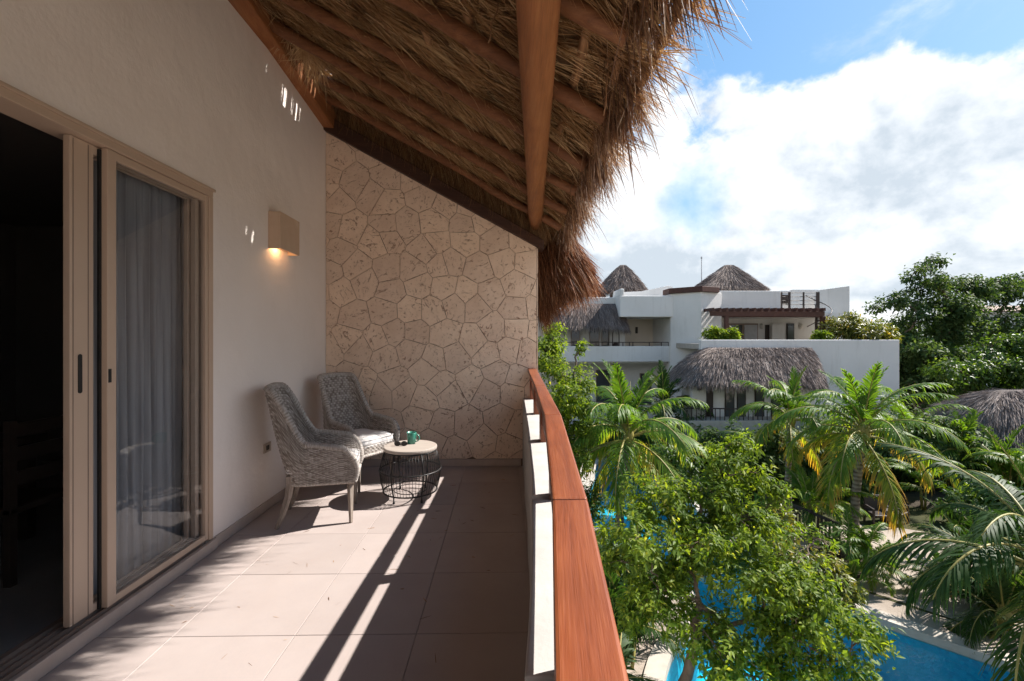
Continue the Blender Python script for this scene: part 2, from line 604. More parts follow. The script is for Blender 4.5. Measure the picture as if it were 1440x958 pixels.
# pool
m, t = new_mat('pool_water')
v = pos(t)
tr = t.n('ShaderNodeBsdfTransparent', ins={0: (0.66, 0.95, 0.985)})
wv = t.math('ADD', t.noise(v, 3.0, 3, 0.5, 0.6), t.math('MULTIPLY', t.noise(v, 9.0, 3, 0.5, 0.8), 0.4))
gl = t.n('ShaderNodeBsdfGlossy', ins={0: (1, 1, 1), 1: 0.03, 'Normal': bump(t, wv, 0.5, 0.03)})
fr = t.n('ShaderNodeFresnel', ins={'IOR': 1.33, 'Normal': bump(t, wv, 0.5, 0.03)})
mx = t.n('ShaderNodeMixShader', ins={0: t.math('MULTIPLY', fr.outputs[0], 0.8), 1: tr.outputs[0], 2: gl.outputs[0]})
out(t, mx.outputs[0])
M['water'] = m
m, t = new_mat('pool_mosaic')
v = pos(t)
vo = t.n('ShaderNodeTexVoronoi', feature='F1', ins={'Vector': v, 'Scale': 15.0})
ca = t.n('ShaderNodeTexVoronoi', feature='DISTANCE_TO_EDGE', ins={'Vector': t.mapping(v, (1, 1, 0.3)), 'Scale': 3.2})
col = t.mix(vo.outputs['Color'], (0.004, 0.20, 0.44), (0.05, 0.60, 0.78))  # mosaic blues, contrast raised to stand in for caustic ripple light
col = t.mix(t.rng(t.noise(v, 0.5, 3, 0.5), 0.35, 0.65), col, (0.02, 0.52, 0.66))
out(t, principled(t, col, 0.4, None, 0.3))
M['pool_tile'] = m
M['coping'] = m_simple('pool_coping', (0.36, 0.32, 0.275), (0.46, 0.415, 0.36), 5, 0.8, 0.3, 0.006)

# ground, and pale paving added to bounce light
m, t = new_mat('sandy_ground')
v = pos(t)
c = t.mix(t.rng(t.noise(v, 0.7, 7, 0.65), 0.35, 0.65), (0.27, 0.225, 0.185), (0.38, 0.325, 0.275))
c = t.mix(t.rng(t.noise(v, 14, 6, 0.7), 0.5, 0.75, 0, 0.6), c, (0.20, 0.16, 0.12))
out(t, principled(t, c, 0.95, bump(t, t.noise(v, 22, 6, 0.7), 0.5, 0.03), 0.15))
M['sand'] = m
m, t = new_mat('garden_ground')
v = pos(t)
sp = t.n('ShaderNodeSeparateXYZ', ins={0: v})
nz = t.math('MULTIPLY', t.math('SUBTRACT', t.noise(v, 0.6, 5, 0.6), 0.5), 3.0)
lawn = t.mix(t.rng(t.noise(v, 1.2, 6, 0.6), 0.3, 0.7), (0.030, 0.036, 0.014), (0.062, 0.060, 0.026))
bounce_pave = t.mix(t.rng(t.noise(v, 1.7, 6, 0.6), 0.3, 0.7), (0.31, 0.26, 0.205), (0.39, 0.33, 0.265))  # paving added mostly out of view, bounces sunlight up to thatch and wall
pf_ = t.math('MULTIPLY', t.rng(t.math('ADD', sp.outputs[1], nz), 7.4, 6.8), t.rng(sp.outputs[0], 0.0, 0.4))
out(t, principled(t, t.mix(pf_, lawn, bounce_pave), 0.95, bump(t, t.noise(v, 9, 6, 0.7), 0.5, 0.03), 0.12))
M['lawn'] = m
M['soil'] = m_simple('garden_soil', (0.035, 0.026, 0.017), (0.075, 0.055, 0.035), 4, 0.95, 0.6, 0.04)

# buildings
m, t = new_mat('white_stucco')
v = pos(t)
c = t.mix(t.rng(t.noise(v, 0.5, 6, 0.6), 0.3, 0.7), (0.61, 0.595, 0.57), (0.675, 0.66, 0.64))
stn = t.rng(t.noise(t.mapping(v, (2.2, 2.2, 0.25)), 1.4, 6, 0.7), 0.52, 0.74, 0.0, 0.45, True)
c = t.mix(stn, c, (0.46, 0.44, 0.41))
out(t, principled(t, c, 0.85, bump(t, t.noise(v, 8, 5, 0.6), 0.2, 0.02), 0.2))
M['white'] = m
M['cream_wall'] = m_simple('cream_stucco', (0.62, 0.54, 0.45), (0.68, 0.60, 0.51), 1.0, 0.85, 0.15)
M['metal_dark'] = m_simple('dark_railing_paint', (0.03, 0.02, 0.018), (0.05, 0.033, 0.028), 6, 0.5, 0)
M['steel'] = m_simple('grey_steel', (0.35, 0.35, 0.36), (0.42, 0.42, 0.43), 6, 0.45, 0)
M['far_door'] = m_simple('dark_door_paint', (0.03, 0.022, 0.018), (0.045, 0.032, 0.026), 3, 0.5, 0)
M['lamp_white'] = m_simple('lamp_plaster', (0.55, 0.52, 0.48), (0.6, 0.57, 0.53), 6, 0.8, 0)

# plants
M['bark'] = m_simple('bark', (0.10, 0.07, 0.05), (0.19, 0.14, 0.10), 12, 0.9, 0.7, 0.02, (1, 1, 0.35))
m, t = new_mat('palm_trunk')
v = objc(t)
sp = t.n('ShaderNodeSeparateXYZ', ins={0: v})
ringv = t.math('SINE', t.math('ADD', t.math('MULTIPLY', sp.outputs[2], 62.0), t.math('MULTIPLY', t.noise(v, 5, 3, 0.5), 3.0)))
c = t.mix(t.rng(ringv, -0.6, 0.9), (0.26, 0.22, 0.18), (0.11, 0.085, 0.065))
c = t.mix(t.rng(t.noise(v, 6, 5, 0.6), 0.4, 0.7, 0, 0.6), c, (0.36, 0.32, 0.27))
out(t, principled(t, c, 0.9, bump(t, ringv, 0.6, 0.012), 0.15))
M['palm_trunk'] = m
PALM = [(0.0, (0.034, 0.080, 0.012)), (0.35, (0.070, 0.150, 0.018)), (0.66, (0.135, 0.22, 0.028)), (0.86, (0.27, 0.28, 0.045)), (1.0, (0.36, 0.235, 0.06))]
M['palm'] = m_rnd('palm_leaf', PALM, 0.48, 0.48, (2.1, 1.85, 0.5), 0.28)
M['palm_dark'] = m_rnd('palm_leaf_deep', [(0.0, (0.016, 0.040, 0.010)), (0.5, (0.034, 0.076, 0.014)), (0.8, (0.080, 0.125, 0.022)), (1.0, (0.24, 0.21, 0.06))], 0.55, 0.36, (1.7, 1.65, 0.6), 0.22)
M['rachis'] = m_simple('frond_rib', (0.20, 0.19, 0.045), (0.30, 0.24, 0.07), 6, 0.5, 0)
M['leaf_bright'] = m_rnd('leaf_bright', [(0.0, (0.038, 0.076, 0.012)), (0.5, (0.108, 0.172, 0.020)), (0.85, (0.205, 0.265, 0.032)), (1.0, (0.34, 0.35, 0.05))], 0.5, 0.50, (1.9, 1.75, 0.5), 0.22)
M['leaf_mid'] = m_rnd('leaf_mid', [(0.0, (0.026, 0.060, 0.014)), (0.6, (0.064, 0.125, 0.022)), (1.0, (0.15, 0.21, 0.038))], 0.45, 0.42, (1.8, 1.65, 0.5), 0.35)
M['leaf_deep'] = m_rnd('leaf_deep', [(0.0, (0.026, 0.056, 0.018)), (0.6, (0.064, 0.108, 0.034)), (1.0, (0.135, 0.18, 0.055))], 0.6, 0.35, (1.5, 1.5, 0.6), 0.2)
M['leaf_olive'] = m_rnd('leaf_olive', [(0.0, (0.045, 0.062, 0.016)), (0.5, (0.115, 0.14, 0.025)), (0.8, (0.23, 0.21, 0.035)), (1.0, (0.36, 0.25, 0.04))], 0.4, 0.4, (1.6, 1.5, 0.5), 0.4)
# ================================================================== BALCONY
WX = -2.03          # face of the plaster wall
WY = 5.36           # face of the stone wall
_ry = [-4.0, -2.0, -0.6, 0.49, 1.05, 2.19, 3.49, 5.36, 7.0]
_rx = [-0.60, -0.29, -0.08, 0.054, 0.110, 0.192, 0.236, 0.280, 0.30]


def rail_x(y):
    return float(np.interp(y, _ry, _rx))


# ---- floor with its tiles
fl = MB().box(WX - 0.05, 0.36, -4.0, WY + 0.02, -0.30, -0.006).build('floor', M['grout'])
fl['kind'] = 'structure'
tile_me = {}
xs = [-2.234 + 0.6 * k for k in range(5)]
ys = [2.334 + 0.6 * k for k in range(-10, 6)]
for x0 in xs:
    for y0 in ys:
        a0, a1 = max(x0, WX + 0.0) + 0.0013, min(x0 + 0.6, 0.3) - 0.0013
        b0, b1 = y0 + 0.0013, min(y0 + 0.6, WY - 0.0) - 0.0013
        if x0 > 0.1:
            a1 = 0.26
        if a1 - a0 < 0.02 or b1 - b0 < 0.02:
            continue
        key = (round(a1 - a0, 3), round(b1 - b0, 3))
        if key not in tile_me:
            sx, sy = key
            e = 0.0014
            vs = [(0, 0, -0.0055), (sx, 0, -0.0055), (sx, sy, -0.0055), (0, sy, -0.0055), (0, 0, -e), (sx, 0, -e), (sx, sy, -e), (0, sy, -e),
                  (e, e, 0), (sx - e, e, 0), (sx - e, sy - e, 0), (e, sy - e, 0)]
            fs = [(0, 1, 5, 4), (1, 2, 6, 5), (2, 3, 7, 6), (3, 0, 4, 7), (4, 5, 9, 8), (5, 6, 10, 9), (6, 7, 11, 10), (7, 4, 8, 11), (8, 9, 10, 11)]
            me = bpy.data.meshes.new('floor_tile')
            me.from_pydata(vs, [], fs)
            me.materials.append(M['tile'])
            tile_me[key] = me
        link(tile_me[key], 'floor_tile', None, fl, (a0, b0, random.uniform(-0.0006, 0.0004)))

# ---- plaster wall with door opening (Y 0.1..3.30, Z 0.075..2.50)
wl = MB()
wl.box(WX - 0.22, WX, 3.30, WY + 0.2, -0.3, 3.96)
wl.box(WX - 0.22, WX, -4.0, 3.30, 2.50, 4.25)
wl.box(WX - 0.22, WX, -4.0, 0.10, -0.3, 2.50)
wl.box(WX - 0.22, WX, 0.10, 3.30, -0.3, 0.045)
pw = wl.build('plaster_wall', M['plaster'])
setprops(pw, 'smooth cream plaster wall with the sliding door and wall lamp', 'wall')
sk = MB().box(WX, WX + 0.014, 3.31, WY - 0.012, 0.001, 0.078).build('skirting', M['skirting'], pw, bevel=0.003)
MB().box(WX, WX + 0.03, -3.95, 3.305, 0.001, 0.074).build('door_step', M['skirting'], pw, bevel=0.005)

# ---- stone wall made of polygon slabs
sw = thing('stone_wall', 'gable wall clad in polygonal beige limestone slabs at balcony end', 'wall', (-0.8, WY + 0.1, 0))


def wall_top(x):
    return 2.717 - 0.543 * x + 0.12


MB().prism([(WX, WY + 0.012, -0.3), (0.384, WY + 0.012, -0.3), (0.384, WY + 0.012, wall_top(0.384)), (WX, WY + 0.012, wall_top(WX))], (0, 0.24, 0)).build('backing', M['mortar'], sw)
MB().prism([(0.386, WY + 0.0, -0.3), (0.396, WY + 0.0, -0.3), (0.396, WY + 0.0, wall_top(0.39) - 0.13), (0.386, WY + 0.0, wall_top(0.384) - 0.13)], (0, 0.26, 0)).build('end_face', M['stone'], sw)
MB().box(WX + 0.015, 0.2, WY - 0.014, WY + 0.011, 0.001, 0.078).build('skirting', M['skirting'], sw, bevel=0.003)


def clip_half(poly, mx, my, nx, ny):
    """keep the part of poly where (p-m).n <= 0"""
    res = []
    k = len(poly)
    for i in range(k):
        a, b = poly[i], poly[(i + 1) % k]
        da = (a[0] - mx) * nx + (a[1] - my) * ny
        db = (b[0] - mx) * nx + (b[1] - my) * ny
        if da <= 0:
            res.append(a)
        if (da < 0 < db) or (db < 0 < da):
            tt = da / (da - db)
            res.append((a[0] + (b[0] - a[0]) * tt, a[1] + (b[1] - a[1]) * tt))
    return res


rr = random.Random(23)
sites = []
stp = 0.292
row = 0
yy = 0.0
while yy < 4.15:
    xx = WX - 0.1 + (stp * 0.5 if row % 2 else 0)
    while xx < 0.6:
        sites.append((xx + rr.uniform(-0.10, 0.10), yy + rr.uniform(-0.095, 0.095)))
        xx += stp
    yy += stp * 0.87
    row += 1
for (sx, sy) in sites:
    poly = [(WX + 0.003, 0.082), (0.381, 0.082), (0.381, wall_top(0.381) - 0.02), (WX + 0.003, wall_top(WX) - 0.02)]
    for (qx, qy) in sites:
        if (qx, qy) == (sx, sy) or abs(qx - sx) > 1.0 or abs(qy - sy) > 1.0:
            continue
        nx, ny = qx - sx, qy - sy
        L = math.hypot(nx, ny)
        g = 0.0017
        poly = clip_half(poly, (sx + qx) / 2 - nx / L * g, (sy + qy) / 2 - ny / L * g, nx, ny)
        if len(poly) < 3:
            break
    if len(poly) < 3:
        continue
    ar = abs(sum(poly[i][0] * poly[(i + 1) % len(poly)][1] - poly[(i + 1) % len(poly)][0] * poly[i][1] for i in range(len(poly)))) / 2
    if ar < 0.002:
        continue
    cx = sum(p[0] for p in poly) / len(poly)
    cy = sum(p[1] for p in poly) / len(poly)
    # cut edges: a little uneven, arris worn
    pr = []
    n = len(poly)
    for i in range(n):
        a, b = poly[i], poly[(i + 1) % n]
        L = math.hypot(b[0] - a[0], b[1] - a[1])
        pr.append(a)
        if L > 0.10:
            k = rr.uniform(0.35, 0.65)
            jx, jy = rr.uniform(0, 0.0035), rr.uniform(0, 0.0035)
            mx_, my_ = a[0] + (b[0] - a[0]) * k, a[1] + (b[1] - a[1]) * k
            d = math.hypot(cx - mx_, cy - my_)
            pr.append((mx_ + (cx - mx_) / d * jx, my_ + (cy - my_) / d * jy))
    n = len(pr)
    proud = rr.uniform(-0.002, 0.004)
    tx, ty = rr.uniform(-0.012, 0.012), rr.uniform(-0.012, 0.012)
    ins = 0.003
    V, F = [], []
    for (px, py) in pr:
        V.append((px, WY + 0.0119, py))
    for (px, py) in pr:
        V.append((px, WY - proud + 0.003 + (px - cx) * tx + (py - cy) * ty, py))
    for (px, py) in pr:
        d = max(math.hypot(cx - px, cy - py), 1e-3)
        qx, qy = px + (cx - px) / d * ins, py + (cy - py) / d * ins
        V.append((qx, WY - proud + (px - cx) * tx + (py - cy) * ty, qy))
    for i in range(n):
        j = (i + 1) % n
        F.append((i, j, n + j, n + i))
        F.append((n + i, n + j, 2 * n + j, 2 * n + i))
    F.append(tuple(range(2 * n, 3 * n)))
    MB().add(V, F).build('stone', M['stone'], sw)

# wall that closes the balcony behind the viewer
bw = MB().prism([(WX, -4.0, -0.3), (0.0, -4.0, -0.3), (0.0, -4.0, wall_top(0.0)), (WX, -4.0, wall_top(WX))], (0, -0.24, 0)).build('plaster_wall', M['plaster'])
setprops(bw, 'plain cream end wall facing the stone wall across the balcony', 'wall')

# ---- parapet of white blocks with narrow notches
par = thing('parapet', 'low white parapet of curved masonry blocks below the wooden handrail', 'parapet', (0.2, 2.5, 0))
joints = [-3.95, -2.60, -1.30, -0.15, 0.967, 2.075, 3.185, 4.295, 5.345]
gaps = 0.055


def par_x(y):
    return rail_x(y) - 0.058


for i in range(8):
    y0, y1 = joints[i], joints[i + 1] - (gaps if i < 7 else 0)
    mb = MB()
    npt = 7
    V, F = [], []
    for k in range(npt):
        y = y0 + (y1 - y0) * k / (npt - 1)
        bul = 0.006 * math.sin(math.pi * k / (npt - 1))
        xi, xo = par_x(y) + bul, par_x(y) + 0.165 + bul * 0.5
        V += [(xi - 0.004, y, -0.4), (xi, y, 0.777), (xo, y, 0.777), (xo, y, -0.4)]
    for k in range(npt - 1):
        a, b = k * 4, (k + 1) * 4
        F += [(a, b, b + 1, a + 1), (a + 1, b + 1, b + 2, a + 2), (a + 2, b + 2, b + 3, a + 3)]
    F += [(0, 1, 2, 3), ((npt - 1) * 4 + 3, (npt - 1) * 4 + 2, (npt - 1) * 4 + 1, (npt - 1) * 4)]
    mb.add(V, F)
    mb.build('block', M['white_block'], par, bevel=0.006)
    if i < 7:
        yg = joints[i + 1]
        MB().prism([(par_x(yg - gaps) + 0.002, yg - gaps - 0.003, -0.4), (par_x(yg - gaps) + 0.155, yg - gaps - 0.003, -0.4), (par_x(yg) + 0.155, yg + 0.003, -0.4), (par_x(yg) + 0.002, yg + 0.003, -0.4)], (0, 0, 0.4 + 0.70)).build('notch_filler', M['white_block'], par)

# ---- handrail
hr = thing('handrail', 'reddish brown varnished wooden handrail running along the parapet', 'handrail', (0.24, 2.5, 0.777))
rj = [-3.94, -2.5, -1.4, -0.3, 1.047, 2.19, 3.49, WY + 0.004]
for i in range(7):
    y0, y1 = rj[i] + 0.002, rj[i + 1] - 0.002
    V, F = [], []
    npt = 6
    for k in range(npt):
        y = y0 + (y1 - y0) * k / (npt - 1)
        xi = rail_x(y)
        wd = float(np.interp(y, [0.4, 3.5, 5.36], [0.080, 0.080, 0.100]))
        V += [(xi, y, 1.074), (xi, y, 1.116), (xi + wd, y, 1.116), (xi + wd, y, 1.074)]
    for k in range(npt - 1):
        a, b = k * 4, (k + 1) * 4
        F += [(a, b, b + 1, a + 1), (a + 1, b + 1, b + 2, a + 2), (a + 2, b + 2, b + 3, a + 3), (a + 3, b + 3, b, a)]
    F += [(0, 1, 2, 3), ((npt - 1) * 4 + 3, (npt - 1) * 4 + 2, (npt - 1) * 4 + 1, (npt - 1) * 4)]
    o_ = MB().add(V, F).build('rail_plank', M['rail_wood'], hr, bevel=0.006)
    an_ = math.atan2(rail_x(y1) - rail_x(y0), y1 - y0)
    o_.data.transform(Matrix.Rotation(an_, 4, 'Z'))
    o_.rotation_euler = (0, 0, -an_)
for i in range(8):
    y0, y1 = joints[i] + 0.018, joints[i + 1] - 0.073
    V, F = [], []
    for k in range(4):
        y = y0 + (y1 - y0) * k / 3
        xi = rail_x(y) + 0.034
        V += [(xi, y, 0.888), (xi, y, 0.972), (xi + 0.034, y, 0.972), (xi + 0.034, y, 0.888)]
    for k in range(3):
        a, b = k * 4, (k + 1) * 4
        F += [(a, b, b + 1, a + 1), (a + 1, b + 1, b + 2, a + 2), (a + 2, b + 2, b + 3, a + 3), (a + 3, b + 3, b, a)]
    F += [(0, 1, 2, 3), (15, 14, 13, 12)]
    MB().add(V, F).build('lower_rail', M['rail_wood'], hr, bevel=0.004)
    yp = joints[i + 1] - 0.0275 if i < 7 else joints[8] - 0.06
    xp = rail_x(yp) + 0.046
    MB().box(xp - 0.024, xp + 0.024, yp - 0.05, yp + 0.05, 0.69, 1.076).build('post', M['rail_wood'], hr, bevel=0.004)

# ---- roof frame and thatch
AL = math.atan(0.543)
CA, SA = math.cos(AL), math.sin(AL)
U = np.array([CA, 0, -SA]); NN = np.array([SA, 0, CA]); YV = np.array([0, 1.0, 0])
O = np.array([WX, 0, 4.24])


def R3(u, y, n=0.0):
    return Vector((O[0] + u * U[0] + n * NN[0], y, O[2] + u * U[2] + n * NN[2]))


def eave_u(y):
    return (0.63 - 0.05 * max(0.0, min(1.0, (2.4 - y) / 0.8)) + (rail_x(y) - 0.20) * 0.9 - WX) / CA


rf = thing('thatched_roof', 'palm thatch roof overhang on logs above the balcony', 'roof', (-0.8, 2.0, 2.8))
# rafters
for y in (-3.8, -3.2, -2.55, -1.95, -1.3, -0.65, 0.10, 0.75, 1.38, 2.0, 2.63, 3.27, 3.88, 4.48, 5.06):
    ue = eave_u(y) - 0.02
    pts, rads = [], []
    for k in range(17):
        q = k / 16
        u = -0.30 + (ue + 0.30) * q
        pts.append(R3(u, y + 0.04 * math.sin(q * 5 + y * 3) + 0.008 * math.sin(q * 17 + y * 5), -0.098 + 0.014 * math.sin(q * 7 + y) + 0.006 * math.sin(q * 19 + y * 3)))
        rads.append(0.049 - 0.007 * q + 0.003 * math.sin(q * 11 + y * 2) + 0.004 * math.sin(q * 29 + y * 7))
    MB().tube(pts, rads, 10, True, 0.06).build('rafter', M['rafter_wood'], rf, smooth=True)
# battens (bundled sticks) along the roof on top of the rafters
for k in range(10):
    u = 0.16 + 0.325 * k
    pts, rads = [], []
    for j in range(22):
        y = -4.0 + 9.65 * j / 21
        pts.append(R3(u + 0.012 * math.sin(j * 1.3 + k), y, -0.020 + 0.008 * math.sin(j * 2.1 + k * 2)))
        rads.append(0.026 + 0.003 * math.sin(j * 2.7 + k))
    MB().tube(pts, rads, 8, True, 0.15).build('batten', M['pale_pole'], rf, smooth=True)
# eave pole
pts = [R3(eave_u(y) - 0.045, y, -0.028) for y in np.linspace(-4.0, 5.6, 16)]
MB().tube(pts, [0.030] * 16, 9, True, 0.1).build('eave_pole', M['pale_pole'], rf, smooth=True)
# long log that carries the rafters
pts, rads = [], []
for q in np.linspace(0, 1, 14):
    y = -4.0 + (WY + 0.10 + 4.0) * q
    pts.append((0.030 + (y - 0.2) * 0.0655, y, 2.778 + 0.006 * math.sin(q * 9)))
    rads.append(0.083 + 0.004 * math.sin(q * 13) - (0.02 if q > 0.985 else 0))
MB().tube(pts, rads, 18, True, 0.03).build('log_beam', M['log_wood'], rf, smooth=True)
# beam along the plaster wall
V = []
for y, h in ((-4.0, 4.16), (1.5, 4.10), (3.5, 4.02), (WY + 0.05, 3.84)):
    V += [(WX - 0.10, y, h), (WX + 0.12, y, h - 0.02), (WX + 0.13, y, h + 0.19), (WX - 0.10, y, h + 0.25)]
F = [(0, 1, 2, 3), (15, 14, 13, 12)]
for k in range(3):
    a, b = 4 * k, 4 * k + 4
    F += [(a, b, b + 1, a + 1), (a + 1, b + 1, b + 2, a + 2), (a + 2, b + 2, b + 3, a + 3), (a + 3, b + 3, b, a)]
MB().add(V, F).build('wall_beam', M['log_wood'], rf, bevel=0.012)
# dark beam on the stone wall
z_ = lambda x: 2.717 - 0.543 * x
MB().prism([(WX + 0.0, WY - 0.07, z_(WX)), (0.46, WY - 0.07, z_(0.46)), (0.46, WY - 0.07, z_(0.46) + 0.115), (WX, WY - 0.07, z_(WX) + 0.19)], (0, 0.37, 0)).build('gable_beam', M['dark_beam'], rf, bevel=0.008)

# holes through which the sun draws flecks on the wall: (Y on wall, Z on wall, half sizes along u and y)
flecks = []
def fleck(px, py, du, dy):
    Yw = (-WX) * FPX / (708.0 - px)
    Zw = EYE + (474.0 - py) * Yw / FPX
    # follow the sun up to the thatch plane
    s = SUNV / SUNV.z
    tt = (4.24 - Zw) / (1 + 0.543 * s.x)
    X, Yr = WX + s.x * tt, Yw + s.y * tt
    flecks.append(((X - WX) / CA, Yr, du, dy))
for a in ((400, 128, 0.10, 0.013), (404.5, 132, 0.12, 0.016), (409, 138, 0.11, 0.013), (414.5, 144, 0.12, 0.018), (420, 150, 0.13, 0.014), (424, 158, 0.10, 0.012), (350, 328, 0.030, 0.010), (358, 342, 0.055, 0.014), (360, 318, 0.026, 0.008),
          (402, 330, 0.05, 0.016), (413, 372, 0.045, 0.010), (438, 374, 0.05, 0.012), (377, 96, 0.035, 0.008)):
    fleck(*a)

# thatch sheet, sagging between battens, with those gaps
du, dy = 0.02, 0.025
us = np.arange(-2.6, 3.30, du)
ysg = np.arange(-4.4, 5.75, dy)
UU, YY = np.meshgrid(us, ysg, indexing='ij')
ph = (UU - 0.16) / 0.325
sag = -0.045 * np.sin(np.pi * (ph - np.floor(ph))) ** 1.0
rough_n = 0.012 * np.sin(YY * 23 + np.sin(UU * 9) * 2) * np.sin(UU * 31 + YY * 5) + RS.normal(0, 0.004, UU.shape)
Nn = 0.035 + sag + rough_n
ue = np.array([eave_u(y) for y in ysg])
UC = np.minimum(UU, ue[None, :] + 0.05)
X = O[0] + UC * U[0] + Nn * NN[0]
Z = O[2] + UC * U[2] + Nn * NN[2]
Vs = np.stack([X, YY, Z], -1).reshape(-1, 3)
nu, ny = UU.shape
I = np.arange(nu * ny).reshape(nu, ny)
q = np.stack([I[:-1, :-1], I[1:, :-1], I[1:, 1:], I[:-1, 1:]], -1).reshape(-1, 4)
cu = (UU[:-1, :-1] + du / 2).ravel(); cy = (YY[:-1, :-1] + dy / 2).ravel()
keep = (cu < np.repeat(ue[None, :-1], nu - 1, 0).ravel() + 0.06)
for (fu, fy, a, b) in flecks:
    keep &= ~((np.abs(cu - fu) < a) & (np.abs(cy - fy) < b))
nplink('thatch_sheet', M['straw_core'], rf, Vs, quads=q[keep], smooth=True)


def straws(base, dirs, L, wd, droop, curl, seg=2, rnd=None):
    """flat curved blades; base (n,3), dirs (n,3) unit, L (n)"""
    n = len(base)
    lat = np.cross(dirs, RS.normal(size=(n, 3)))
    lat /= np.linalg.norm(lat, axis=1, keepdims=True) + 1e-9
    wv = np.cross(dirs, lat)
    g = np.array([0, 0, -1.0])
    rows = []
    for k in range(seg + 1):
        tt = k / seg
        p = base + dirs * (L * tt)[:, None] + g * (droop * L * tt * tt)[:, None] + lat * (curl * L * tt * tt)[:, None]
        wk = wd * (1.0 if k < seg else 0.25) * (0.8 if k == 0 else 1)
        wk = np.broadcast_to(np.asarray(wk), (n,))
        rows.append(p - wv * (wk / 2)[:, None])
        rows.append(p + wv * (wk / 2)[:, None])
    V = np.stack(rows, 1).reshape(-1, 3)
    m_ = 2 * (seg + 1)
    b = (np.arange(n) * m_)[:, None]
    qs = [np.concatenate([b + 2 * k, b + 2 * k + 1, b + 2 * k + 3, b + 2 * k + 2], 1) for k in range(seg)]
    qd = np.concatenate(qs, 0)
    if rnd is None:
        rnd = RS.rand(n)
    return V, qd, np.repeat(rnd, m_)


def cat_straws(parts):
    V, Q, Rr, off = [], [], [], 0
    for v, q_, r_ in parts:
        V.append(v); Q.append(q_ + off); Rr.append(r_); off += len(v)
    return np.concatenate(V), np.concatenate(Q), np.concatenate(Rr)


def unit(a):
    return a / (np.linalg.norm(a, axis=1, keepdims=True) + 1e-9)


# under side straw, lying down the slope in bands and hanging loose
nbun, per = 2900, 15
bu = RS.uniform(-0.1, 3.02, nbun)
by = RS.uniform(0.6, 5.6, nbun)
sway = 0.30 * np.sin(by * 2.7 + bu * 1.7) + 0.22 * np.sin(by * 7.3 + bu * 3)
bd = unit(U[None, :] + YV[None, :] * (sway + RS.normal(0, 0.22, nbun))[:, None] + NN[None, :] * RS.normal(-0.04, 0.06, nbun)[:, None])
bcol = np.clip(RS.normal(0.50, 0.22, nbun), 0.05, 1)
bcurl = RS.normal(0, 0.16, nbun)
bn = RS.uniform(-0.030, 0.004, nbun)
uu = np.repeat(bu, per) + RS.normal(0, 0.03, nbun * per)
yv = np.repeat(by, per) + RS.normal(0, 0.018, nbun * per)
n = nbun * per
ok = np.ones(n, bool)
for (fu, fy, a, b) in flecks:
    ok &= ~((np.abs(yv - fy) < b * 0.9) & (uu < fu + a) & (uu > fu - a - 0.25) & (RS.rand(n) > 0.12))
php = (uu - 0.16) / 0.325
php = php - np.floor(php)
nb_ = 0.022 - 0.050 * np.sin(np.pi * php) + np.repeat(bn, per) + RS.normal(0, 0.006, n)
base = O + uu[:, None] * U + nb_[:, None] * NN
base[:, 1] = yv
d = unit(np.repeat(bd, per, 0) + RS.normal(0, 0.07, (n, 3)))
cl_ = np.clip(np.repeat(bcol, per) + RS.normal(0, 0.13, n), 0, 1)
Ls = np.repeat(RS.uniform(0.15, 0.36, nbun), per) * RS.uniform(0.7, 1.15, n)
p1 = straws(base[ok], d[ok], Ls[ok], RS.uniform(0.0022, 0.0062, n)[ok], (0.02 + 0.10 * RS.rand(n))[ok], (np.repeat(bcurl, per) + RS.normal(0, 0.07, n))[ok], 3, cl_[ok])
# loose hanging wisps
n = 5200
uu = RS.uniform(0.0, 3.0, n)
yv = RS.uniform(0.9, 5.5, n)
k_ = np.floor((uu - 0.16) / 0.325)
uu = 0.16 + 0.325 * k_ + RS.normal(0.03, 0.03, n)
uu = np.clip(uu, 0.0, 3.05)
base = O + uu[:, None] * U - 0.01 * NN
base[:, 1] = yv
d = unit(U[None, :] * 0.5 + np.array([0, 0, -0.8]) + RS.normal(0, 0.4, (n, 3)))
p2 = straws(base, d, RS.uniform(0.04, 0.13, n), RS.uniform(0.0015, 0.003, n), 0.3, RS.normal(0, 0.4, n), 3, RS.uniform(0.15, 0.8, n))
# frayed tuft by the wall beam, sunlit look put into its pale straw colour
n = 420
base = np.stack([RS.uniform(-1.93, -1.66, n), RS.uniform(4.02, 4.42, n), np.zeros(n)], 1)
base[:, 2] = 4.22 - 0.543 * (base[:, 0] - WX) - 0.03
d = unit(np.array([0.15, -0.1, -0.9])[None, :] + RS.normal(0, 0.45, (n, 3)))
p3 = straws(base, d, RS.uniform(0.10, 0.27, n), RS.uniform(0.002, 0.004, n), 0.2, RS.normal(0, 0.5, n), 3, RS.uniform(0.75, 1.0, n))
V, Q, Rr = cat_straws([p1, p2, p3])
nplink('thatch_straw', M['straw'], rf, V, quads=Q, rnd=Rr, kind='stuff')

# shaggy eave fringe
parts = []
n = 4200
yv = RS.uniform(0.25, 5.55, n)
eu = np.array([eave_u(y) for y in yv])
lay = RS.rand(n)
uu = eu - 0.21 + 0.13 * RS.rand(n)
base = O + uu[:, None] * U + (0.035 + 0.13 * lay)[:, None] * NN
base[:, 1] = yv
d = unit(U[None, :] * 0.9 + np.array([0, 0, -0.15]) + RS.normal(0, 0.30, (n, 3)))
L = RS.uniform(0.07, 0.17, n)
parts.append(straws(base, d, L, RS.uniform(0.002, 0.006, n), 0.5 + 0.9 * RS.rand(n), RS.normal(0, 0.4, n), 4, np.clip(RS.normal(0.42, 0.24, n), 0, 1)))
